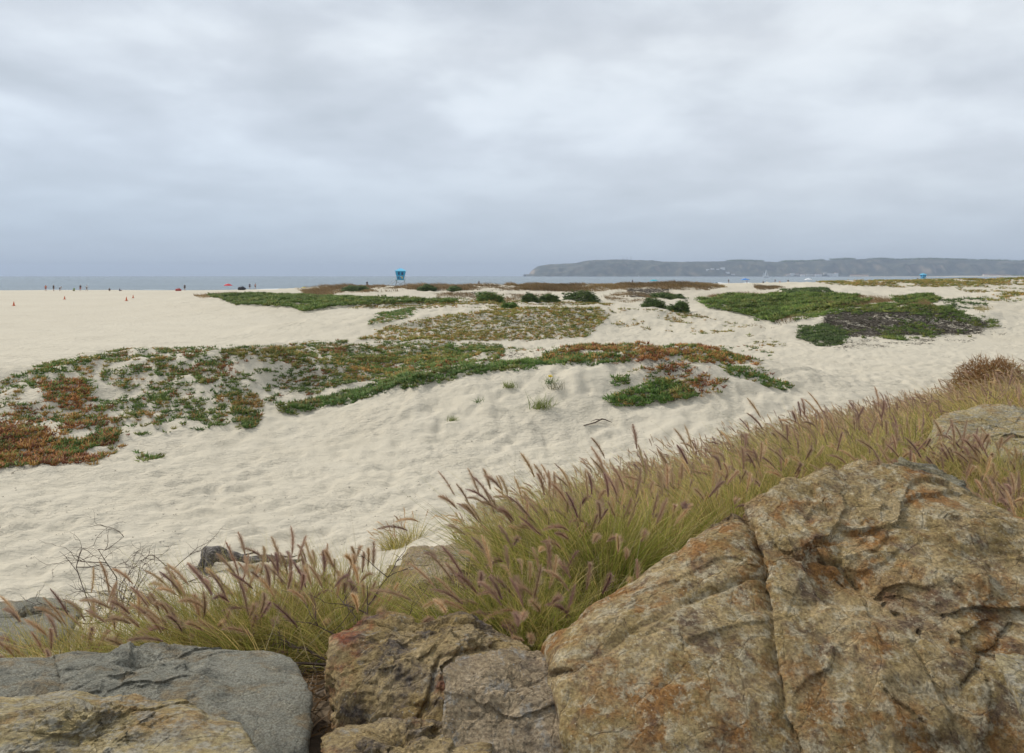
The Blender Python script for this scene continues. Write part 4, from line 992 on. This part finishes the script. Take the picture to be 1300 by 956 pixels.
def person(px, py, d, pose, shirt, pants, rz, label, sc=1.0, group='people on the far beach'):
    p = POSE[pose]; h = p['hip']
    V = [(0, 0.02, h), p['chest'], p['neck'], p['head'], (p['head'][0], p['head'][1] - .01, p['head'][2] + .13)]; R = [.14, .16, .055, .10, .07]
    E = [(0, 1), (1, 2), (2, 3), (3, 4)]
    for i in (0, 1):
        s = -1 if i == 0 else 1; b = len(V); c = p['chest']
        V += [(s * .17, c[1], c[2] + .12), p['elbow'][i], p['hand'][i], tuple(np.array(p['hand'][i]) + np.array([0, -.03, -.14]))]
        R += [.065, .045, .034, .03]; E += [(1, b), (b, b + 1), (b + 1, b + 2), (b + 2, b + 3)]
        b = len(V); V += [(s * .1, 0.0, h - .04), p['knee'][i], p['foot'][i], (p['foot'][i][0], p['foot'][i][1] - .17, .03)]; R += [.10, .068, .045, .035]
        E += [(0, b), (b, b + 1), (b + 1, b + 2), (b + 2, b + 3)]
    body = skin_obj('person', V, E, R, SKIN)
    body.location = ((px - CX) / F * d, d, CAMZ - (py - HY) / F * d); body.rotation_euler.z = rz; body.scale = (sc,) * 3
    tag(body, label, 'person', group)
    c = p['chest']; skin_obj('shirt', [(0, .02, h + .04), c, (0, c[1], c[2] + .10), (-.19, c[1], c[2] + .12), tuple((np.array([-.19, c[1], c[2] + .12]) + np.array(p['elbow'][0])) / 2), (.19, c[1], c[2] + .12), tuple((np.array([.19, c[1], c[2] + .12]) + np.array(p['elbow'][1])) / 2)],
             [(0, 1), (1, 2), (2, 3), (3, 4), (2, 5), (5, 6)], [.165, .185, .12, .085, .075, .085, .075], cloth(shirt), body)
    k = [tuple(np.array([s * .1, 0, h - .04]) * .35 + np.array(p['knee'][i]) * .65) for i, s in ((0, -1), (1, 1))]
    skin_obj('shorts', [(0, .02, h + .02), (-.1, 0, h - .05), k[0], (.1, 0, h - .05), k[1]], [(0, 1), (1, 2), (0, 3), (3, 4)], [.155, .13, .09, .13, .09], cloth(pants), body)
    hd = p['head']; skin_obj('hair', [(hd[0], hd[1] + .03, hd[2] + .03), (hd[0], hd[1] + .02, hd[2] + .12)], [(0, 1)], [.10, .085], HAIR, body)
BK, RD, OR, WH, BL, GN, NV = (.02, .02, .025), (.38, .05, .04), (.6, .2, .12), (.75, .76, .78), (.05, .18, .6), (.15, .35, .08), (.03, .05, .12)
PPL = [
 (58, 369.6, 238, 'stand', OR, RD, .3, 'person in orange standing leftmost at the water edge'),
 (68, 369.4, 238, 'stand', BK, BK, 2.8, 'person all in black standing beside the one in orange'),
 (76, 369.3, 240, 'bend', WH, NV, 1.3, 'person in pale top bending forward near the water'),
 (94, 369.6, 238, 'sit', GN, GN, .2, 'person in green sitting low on the sand'),
 (102, 369.4, 238, 'stand', BK, RD, .8, 'person in black top and red shorts standing on the left beach'),
 (110, 369.4, 238, 'walk', WH, BK, 1.6, 'person in white shirt walking on the left beach'),
 (139, 370.0, 240, 'sit', BK, BK, .5, 'person in dark clothes seated alone nearest the white shirted walker'),
 (152, 370.2, 236, 'sit', NV, BK, 2.4, 'person in navy seated in the middle of the left beach'),
 (234.5, 369.0, 240, 'stand', BK, BK, .4, 'person in black standing next to a red bag'),
 (317, 367, 262, 'stand', NV, BK, .4, 'small person in navy standing behind the green mat'),
 (324, 367, 262, 'walk', (.5, .25, .2), BK, 1.4, 'person in brownish top walking behind the green mat'),
 (466, 364.4, 250, 'stand', BK, NV, .4, 'lone dark clad person left of the near lifeguard tower'),
 (608, 362.8, 285, 'stand', BK, BK, .9, 'person in black on the right of the pair behind the brown crest'),
 (603, 362.8, 285, 'sit', WH, NV, .2, 'person in white seated beside one in black behind the brown crest'),
 (803, 360.2, 400, 'stand', NV, BK, .1, 'lone person standing left of the teal beach umbrella'),
 (856, 360.0, 400, 'walk', BK, BK, 1.2, 'person in black walking right of the teal beach umbrella'),
 (884, 360.3, 390, 'sit', RD, BK, .5, 'person in red seated low on the beach'),
 (925, 359.6, 420, 'stand', BK, BK, 2.0, 'lone dark figure standing left of the blue canopy'),
 (948, 359.5, 420, 'stand', WH, BL, .6, 'person in white standing under the blue canopy'),
 (969, 363.0, 330, 'stand', BK, BL, .3, 'person in black top and blue trousers, nearest of the right beach group'),
 (973.5, 362.8, 330, 'walk', WH, BL, 1.3, 'person in white top walking right behind the one in blue trousers'),
 (984, 359.3, 440, 'stand', BK, NV, .3, 'dark figure first to the right of the blue trousered pair'),
 (990, 359.3, 440, 'sit', OR, NV, .3, 'person in orange seated in the right beach group'),
 (1000.5, 360.5, 380, 'stand', BK, BK, .3, 'tall dark figure at the right end of the beach group'),
 (1165, 357.2, 440, 'stand', BK, NV, .3, 'dark figure left of the tiny distant lifeguard tower'),
]
for px, py, d, pose, sh, pa, rz, lab in PPL: person(px, py, d, pose, sh, pa, rz, lab, 1.05 if d < 300 else 1.2)

# things on the beach
def put(o, px, py, d): o.location = ((px - CX) / F * d, d, CAMZ - (py - HY) / F * d)
def umbrella(px, py, d, col, label, R=1.5):
    e = empty('beach_umbrella', (0, 0, 0)); tag(e, label, 'umbrella'); put(e, px, py, d)
    bm = bmesh.new(); top = bm.verts.new((0, 0, 2.2)); ring = [[bm.verts.new((R * f * math.cos(a * math.pi / 4), R * f * math.sin(a * math.pi / 4), z)) for a in range(8)] for f, z in ((.5, 2.08), (1, 1.7), (1.0, 1.6))]
    for a in range(8):
        bm.faces.new((top, ring[0][a], ring[0][(a + 1) % 8]))
        for q in (0, 1): bm.faces.new((ring[q][a], ring[q + 1][a], ring[q + 1][(a + 1) % 8], ring[q][(a + 1) % 8]))
    c = bm_obj('canopy', bm, cloth(col), e); s = c.modifiers.new('s', 'SOLIDIFY'); s.thickness = .02
    join_tubes('pole', [([(0, 0, -.4), (0, 0, 2.2)], [.025, .025], 8)], TG, e)
umbrella(289.5, 369.4, 245, (.65, .03, .04), 'red beach umbrella low on the sand above the green mat', 1.3)
umbrella(830, 361.0, 370, (.03, .38, .45), 'teal beach umbrella over the brown dune crest right of centre', 2.0)
def canopy(px, py, d, col, label, w=3, h=2.2):
    e = empty('beach_canopy', (0, 0, 0)); tag(e, label, 'canopy'); put(e, px, py, d)
    bm = bmesh.new(); v = [bm.verts.new((sx * w / 2, sy * w / 2, z)) for z in (h, h + .25) for sx, sy in ((-1, -1), (1, -1), (1, 1), (-1, 1))] + [bm.verts.new((0, 0, h + .9))]
    for i in range(4): bm.faces.new((v[i], v[(i + 1) % 4], v[4 + (i + 1) % 4], v[4 + i])); bm.faces.new((v[4 + i], v[4 + (i + 1) % 4], v[8]))
    c = bm_obj('roof', bm, cloth(col), e); c.modifiers.new('s', 'SOLIDIFY').thickness = .03
    for sx, sy in ((-1, -1), (1, -1), (1, 1), (-1, 1)): join_tubes('leg', [beam((sx * w / 2.05, sy * w / 2.05, -.4), (sx * w / 2.05, sy * w / 2.05, h + .2), .04)], TG, e, False)
canopy(946, 360.2, 415, (.08, .25, .62), 'blue canopy tent on the beach below the sailboats', 3.6, 1.9)
canopy(1026, 358.4, 470, (.78, .80, .82), 'small white canopy tent on the beach at the start of the right dunes', 3.2, 1.5)
def bag(px, py, d, col, label, s=1.0):
    bm = bmesh.new(); bmesh.ops.create_icosphere(bm, subdivisions=3, radius=.5)
    for v in bm.verts:
        v.co.x *= 1.5; v.co.z = max(v.co.z, -.3) * .8 + .24
        v.co *= 1 + .08 * math.sin(v.co.x * 9) 
    bmesh.ops.scale(bm, vec=(s, s, s), verts=bm.verts)
    e = empty('beach_bag', (0, 0, 0)); put(e, px, py, d); tag(e, label, 'bag')
    b = bm_obj('bag_body', bm, cloth(col), e); b.data.polygons.foreach_set('use_smooth', np.ones(len(b.data.polygons), bool))
    join_tubes('handle', [([(-.3 * s, 0, .5 * s), (-.2 * s, 0, .75 * s), (.2 * s, 0, .75 * s), (.3 * s, 0, .5 * s)], [.03] * 4, 6)], cloth(BK), e)
bag(226.5, 369.5, 235, RD, 'red bag on the sand beside the person in black', 1.2)
bag(307, 368.2, 250, BK, 'black bundle of beach gear beside the red umbrella', 1.7)
bag(823, 361, 365, NV, 'navy beach bag left of the teal umbrella', 1.3)
bag(386, 366.9, 240, (.7, .6, .1), 'yellow bag on the pale strip of beach left of the brown crest', 1.0)
# orange cones
def cone_proto():
    e = empty('traffic_cone', (0, 0, 0)); tag(e, 'x', 'cone', 'orange cones on the left beach')
    bm = bmesh.new(); bmesh.ops.create_cone(bm, cap_ends=True, segments=20, radius1=.22, radius2=.04, depth=.85); bmesh.ops.translate(bm, verts=bm.verts, vec=(0, 0, .46)); bm_obj('cone_body', bm, cloth((.62, .16, .07)), e)
    boxes('base', [(-.3, -.3, 0, .3, .3, .05)], cloth((.5, .13, .06)), e, .01); return e
c0 = cone_proto()
for i, (px, py, lab) in enumerate([(17.5, 388.5, 'orange cone nearest the left edge and lowest on the beach'), (82, 380.2, 'orange cone directly below the people on the left beach'), (160.5, 382, 'left and lower one of two close orange cones'), (169, 378.6, 'right and upper one of two close orange cones')]):
    c = c0 if i == 0 else copy_tree(c0); x, y, z = on_ground(px, py); c.location = (x, y, z); c['label'] = lab; c.scale = (.75,) * 3

# ------------------------------------------------------------------ boats, far buildings, far trees
HULL = flat_mat('hull', (.75, .76, .78), .4); SAIL = flat_mat('sail', (.85, .86, .87), .7)
def boat(px, d, s, label, rz=0.3):
    e = empty('sailboat', ((px - CX) / F * d, d, SEA)); e.rotation_euler.z = rz; e.scale = (s,) * 3; tag(e, label, 'sailboat', 'sailboats off the headland')
    bm = bmesh.new(); L = []
    for x, w, k in ((-5, 1.2, .2), (-2, 1.7, .1), (1.5, 1.5, .1), (4, .8, .3), (6, .05, .8)): L.append([bm.verts.new((x, -w, 1.3)), bm.verts.new((x, -w * .6, -.3 + k)), bm.verts.new((x, w * .6, -.3 + k)), bm.verts.new((x, w, 1.3))])
    for a, b in zip(L[:-1], L[1:]):
        for q in range(3): bm.faces.new((a[q], a[q + 1], b[q + 1], b[q]))
        bm.faces.new((a[3], a[0], b[0], b[3]))
    bm.faces.new(L[0]); bm.faces.new(L[-1]); bm_obj('hull', bm, HULL, e)
    join_tubes('mast', [([(0.8, 0, 1), (0.8, 0, 15)], [.12, .07], 6)], HULL, e)
    for nm, pts in (('mainsail', [(.6, 0, 2.2), (-4.8, .5, 2.4), (-2.8, .5, 8), (.6, 0, 14.8)]), ('jib', [(1.2, 0, 13.5), (2.6, -.6, 6), (1.5, -.7, 1.8), (5.8, 0, 1.6)])):
        bm = bmesh.new(); V = [bm.verts.new(p) for p in pts]; bm.faces.new(V); o = bm_obj(nm, bm, SAIL, e); o.modifiers.new('s', 'SOLIDIFY').thickness = .05
boat(972.5, 2300, 1.6, 'largest white sailboat below the headland, right of centre'); boat(969.2, 2500, 1.2, 'smaller sailboat hard against the left of the largest one', .9)
boat(811, 3600, .7, 'tiny sailboat below the headland, left one of the pair', .2); boat(822.5, 3700, .5, 'tiniest sailboat right of another tiny one below the headland', 1.0)

WW = [flat_mat('far_wall', c, .8) for c in ((.80, .79, .76), (.62, .58, .52), (.84, .83, .81))]; RF = [flat_mat('far_roof', c, .8) for c in ((.30, .16, .12), (.35, .34, .33))]
def house(px, d, z, w, dp, h, wi, ri, label, group='white buildings at the foot of the headland'):
    x = (px - CX) / F * d; e = empty('building', (x, d, z)); tag(e, label, 'building', group); e.rotation_euler.z = RS.uniform(-.2, .2)
    boxes('wall', [(-w / 2, 0, -6, w / 2, dp, h)], WW[wi], e)
    bm = bmesh.new(); v = [bm.verts.new(p) for p in ((-w / 2 - .6, -.6, h + .05), (w / 2 + .6, -.6, h + .05), (w / 2 + .6, dp + .6, h + .05), (-w / 2 - .6, dp + .6, h + .05), (-w / 2 + 2, dp / 2, h + 3), (w / 2 - 2, dp / 2, h + 3))]
    for f in ((0, 1, 2, 3), (0, 1, 5, 4), (1, 2, 5), (2, 3, 4, 5), (3, 0, 4)): bm.faces.new([v[i] for i in f])
    bm_obj('roof', bm, RF[ri], e)
GL = 'pale far building in the cluster at the foot of the headland'
for px in (1000, 1006, 1012, 1019, 1027, 1031, 1036, 1041, 1047, 1052, 1058, 1063):
    house(px + RS.uniform(-1, 1), HD - 40, 2, RS.uniform(16, 34), 18, RS.uniform(10, 24), int(RS.randint(3)), int(RS.randint(2)), GL)
for px in (899, 905, 912, 918, 924, 931):
    zz = 30; house(px, HD + 40, float(head_z(np.array([px * 1.]), np.array([40.]))[0]), RS.uniform(24, 40), 18, RS.uniform(6, 12), int(RS.randint(3)), 1, 'pale far building in the row partway up the headland slope', 'buildings partway up the headland')
for px, w, h in ((1087, 60, 5), (1098, 40, 4), (1252, 24, 9), (1262, 46, 6), (1276, 60, 5)):
    lab = {1087: 'long low far building right of the white cluster', 1098: 'small low far building second right of the white cluster', 1252: 'tall narrow far building on the distant spit', 1262: 'brownish far building on the distant spit', 1276: 'wide low far building at the right end of the distant spit'}[px]
    house(px, 4420, 2.0, w, 18, h, 1, 0, lab, 'buildings on the far spit')

def far_wood():                                  # tree line on the skyline of the headland
    G = Geo(); n = 1500; px = RS.uniform(930, 1500, n); dens = fbm(v2(px, px * 0, 14), 3, 3) > -.05; px = px[dens]
    v = RS.uniform(300, 520, len(px)); z = head_z(px, v); x = (px - CX) / F * HD; y = HD + v
    for _ in range(3):
        k = len(x); leaves(G, x + RS.uniform(-15, 15, k), y + RS.uniform(-15, 15, k), z + RS.uniform(0, 8, k), RS.uniform(8, 17, k), 'dark', 6)
    tag(link('far_wood', G.mesh('far_wood'), M['plant']), 'dark line of trees along the skyline of the headland', 'trees', kind='stuff')
    G = Geo(); k = 260; px = RS.uniform(1272, 1450, k); x = (px - CX) / F * 4400; leaves(G, x, 4400 + RS.uniform(0, 100, k), RS.uniform(2, 8, k) * np.clip((px - 1265) / 25, 0, 1), RS.uniform(4, 8, k), 'dark', 7)
    tag(link('far_wood', G.mesh('far_wood'), M['plant']), 'dark clump of far trees on the spit at the right edge', 'trees', kind='stuff')
far_wood()
for px in (791, 796, 801):                        # mast-like towers on the ridge
    d = HD + 420; o = join_tubes('antenna', [([((px - CX) / F * d, d, float(head_h(px)) * .9), ((px - CX) / F * d, d, float(head_h(px)) + 26)], [3, 1.2], 6)], TG)
    tag(o, 'thin grey mast on the highest point of the headland', 'mast', 'masts on the headland ridge')

# ------------------------------------------------------------------ haze
bm = bmesh.new(); bmesh.ops.create_cube(bm, size=1)
for v in bm.verts: v.co = Vector((v.co.x * 29000, v.co.y * 29000, -7 if v.co.z < 0 else 190))
hm = bpy.data.materials.new('sea_haze'); hm.use_nodes = True; nt = hm.node_tree; nt.nodes.clear()
pv = nt.nodes.new('ShaderNodeVolumePrincipled'); pv.inputs['Density'].default_value = 1.1e-4; pv.inputs['Color'].default_value = (.66, .77, .94, 1); pv.inputs['Anisotropy'].default_value = .1
mo = nt.nodes.new('ShaderNodeOutputMaterial'); nt.links.new(pv.outputs[0], mo.inputs['Volume'])
o = bm_obj('haze', bm, hm); tag(o, 'pale sea haze', 'haze', kind='stuff')

# ------------------------------------------------------------------ sky, sun, camera
W = bpy.data.worlds.new('World'); S.world = W; W.use_nodes = True
t = NT('', W)
EL, AZ = math.radians(40), math.radians(-55)      # sun elevation, azimuth from +y towards +x
sky = t.n('ShaderNodeTexSky', sky_type='NISHITA', sun_disc=False, sun_elevation=EL, sun_rotation=AZ)
skyc = t.mix(1.0, sky.outputs[0], (.10, .10, .10), 'MULTIPLY')
D = t.n('ShaderNodeTexCoord').outputs['Generated']
sep = t.n('ShaderNodeSeparateXYZ', {0: D}); zz = sep.outputs['Z']
zc = t.math('ADD', t.math('MAXIMUM', zz, 0.0), .2)
cl = t.n('ShaderNodeCombineXYZ', {0: t.math('DIVIDE', sep.outputs['X'], zc), 1: t.math('DIVIDE', sep.outputs['Y'], zc), 2: 0.3})
n1 = t.noise(t.vec(cl.outputs[0], (1, 1, 1)), 2.0, 5, .5, .15)
n2 = t.noise(t.vec(cl.outputs[0], (.7, 1, 1), loc=(4.1, 1.7, 0)), .42, 3, .5)
n3 = t.noise(t.vec(cl.outputs[0], (1, 1, 1), loc=(9, 3, 0)), 3.1, 5, .55, .2)
m = t.math('ADD', t.math('ADD', t.math('MULTIPLY', n1, .55), t.math('MULTIPLY', n2, .38)), t.math('MULTIPLY', n3, .15))
cloud = t.ramp(m, [(.40, (.44, .475, .515)), (.52, (.54, .575, .62)), (.60, (.64, .68, .72)), (.70, (.71, .745, .78))])
# overcast layer is darker and bluer low over the sea
low = t.ramp(zz, [(0.0, (.47, .545, .635)), (.045, (.53, .60, .685)), (.10, (.68, .73, .79)), (.16, (.82, .855, .90)), (.27, (.93, .94, .95)), (.36, (.78, .80, .83))])
hmix = t.ramp(zz, [(0, .85), (.10, .4), (.22, 0)])
body = t.mix(hmix, cloud, (.80, .82, .85))
c = t.mix(1.0, body, low, 'MULTIPLY')
# the side away from the headland is a little darker near the horizon
side = t.ramp(t.math('ADD', t.math('MULTIPLY', sep.outputs['X'], .8), .5), [(.1, (.86, .90, .95)), (.75, (1.06, 1.03, 1.0))])
c = t.mix(t.ramp(zz, [(0, 1), (.22, .25)]), c, t.mix(1.0, c, side, 'MULTIPLY'))
thin = t.mix(.94, skyc, c)
gain = t.mix(1.0, thin, (.915, .91, .90), 'MULTIPLY')
bg = t.n('ShaderNodeBackground', {'Color': gain, 'Strength': 1.0}); t.n('ShaderNodeOutputWorld', {'Surface': bg.outputs[0]})

sd = bpy.data.lights.new('sun', 'SUN'); sd.energy = 1.85; sd.angle = math.radians(16); sd.color = (1, .96, .9)
so = bpy.data.objects.new('sun', sd); COL.objects.link(so)
dv = Vector((math.cos(EL) * math.sin(AZ), math.cos(EL) * math.cos(AZ), math.sin(EL)))
so.rotation_euler = dv.to_track_quat('Z', 'Y').to_euler(); so.location = (0, 0, 50)

cd = bpy.data.cameras.new('camera'); cam = bpy.data.objects.new('camera', cd); COL.objects.link(cam); S.camera = cam
cam.location = (0, 0, CAMZ); cam.rotation_euler = (math.radians(90), 0, 0)
cd.sensor_fit = 'HORIZONTAL'; cd.sensor_width = 36; cd.lens = 36 * F / 1300; cd.shift_y = -(478 - HY) / 1300; cd.clip_start = .05; cd.clip_end = 60000
S.view_settings.view_transform = 'Standard'; S.view_settings.look = 'None'; S.view_settings.gamma = 1; S.view_settings.exposure = .64
S.view_settings.use_curve_mapping = False
S.render.engine = 'CYCLES'; S.cycles.max_bounces = 6; S.cycles.volume_bounces = 0; S.cycles.transparent_max_bounces = 6
S.render.resolution_x = 1024; S.render.resolution_y = 753
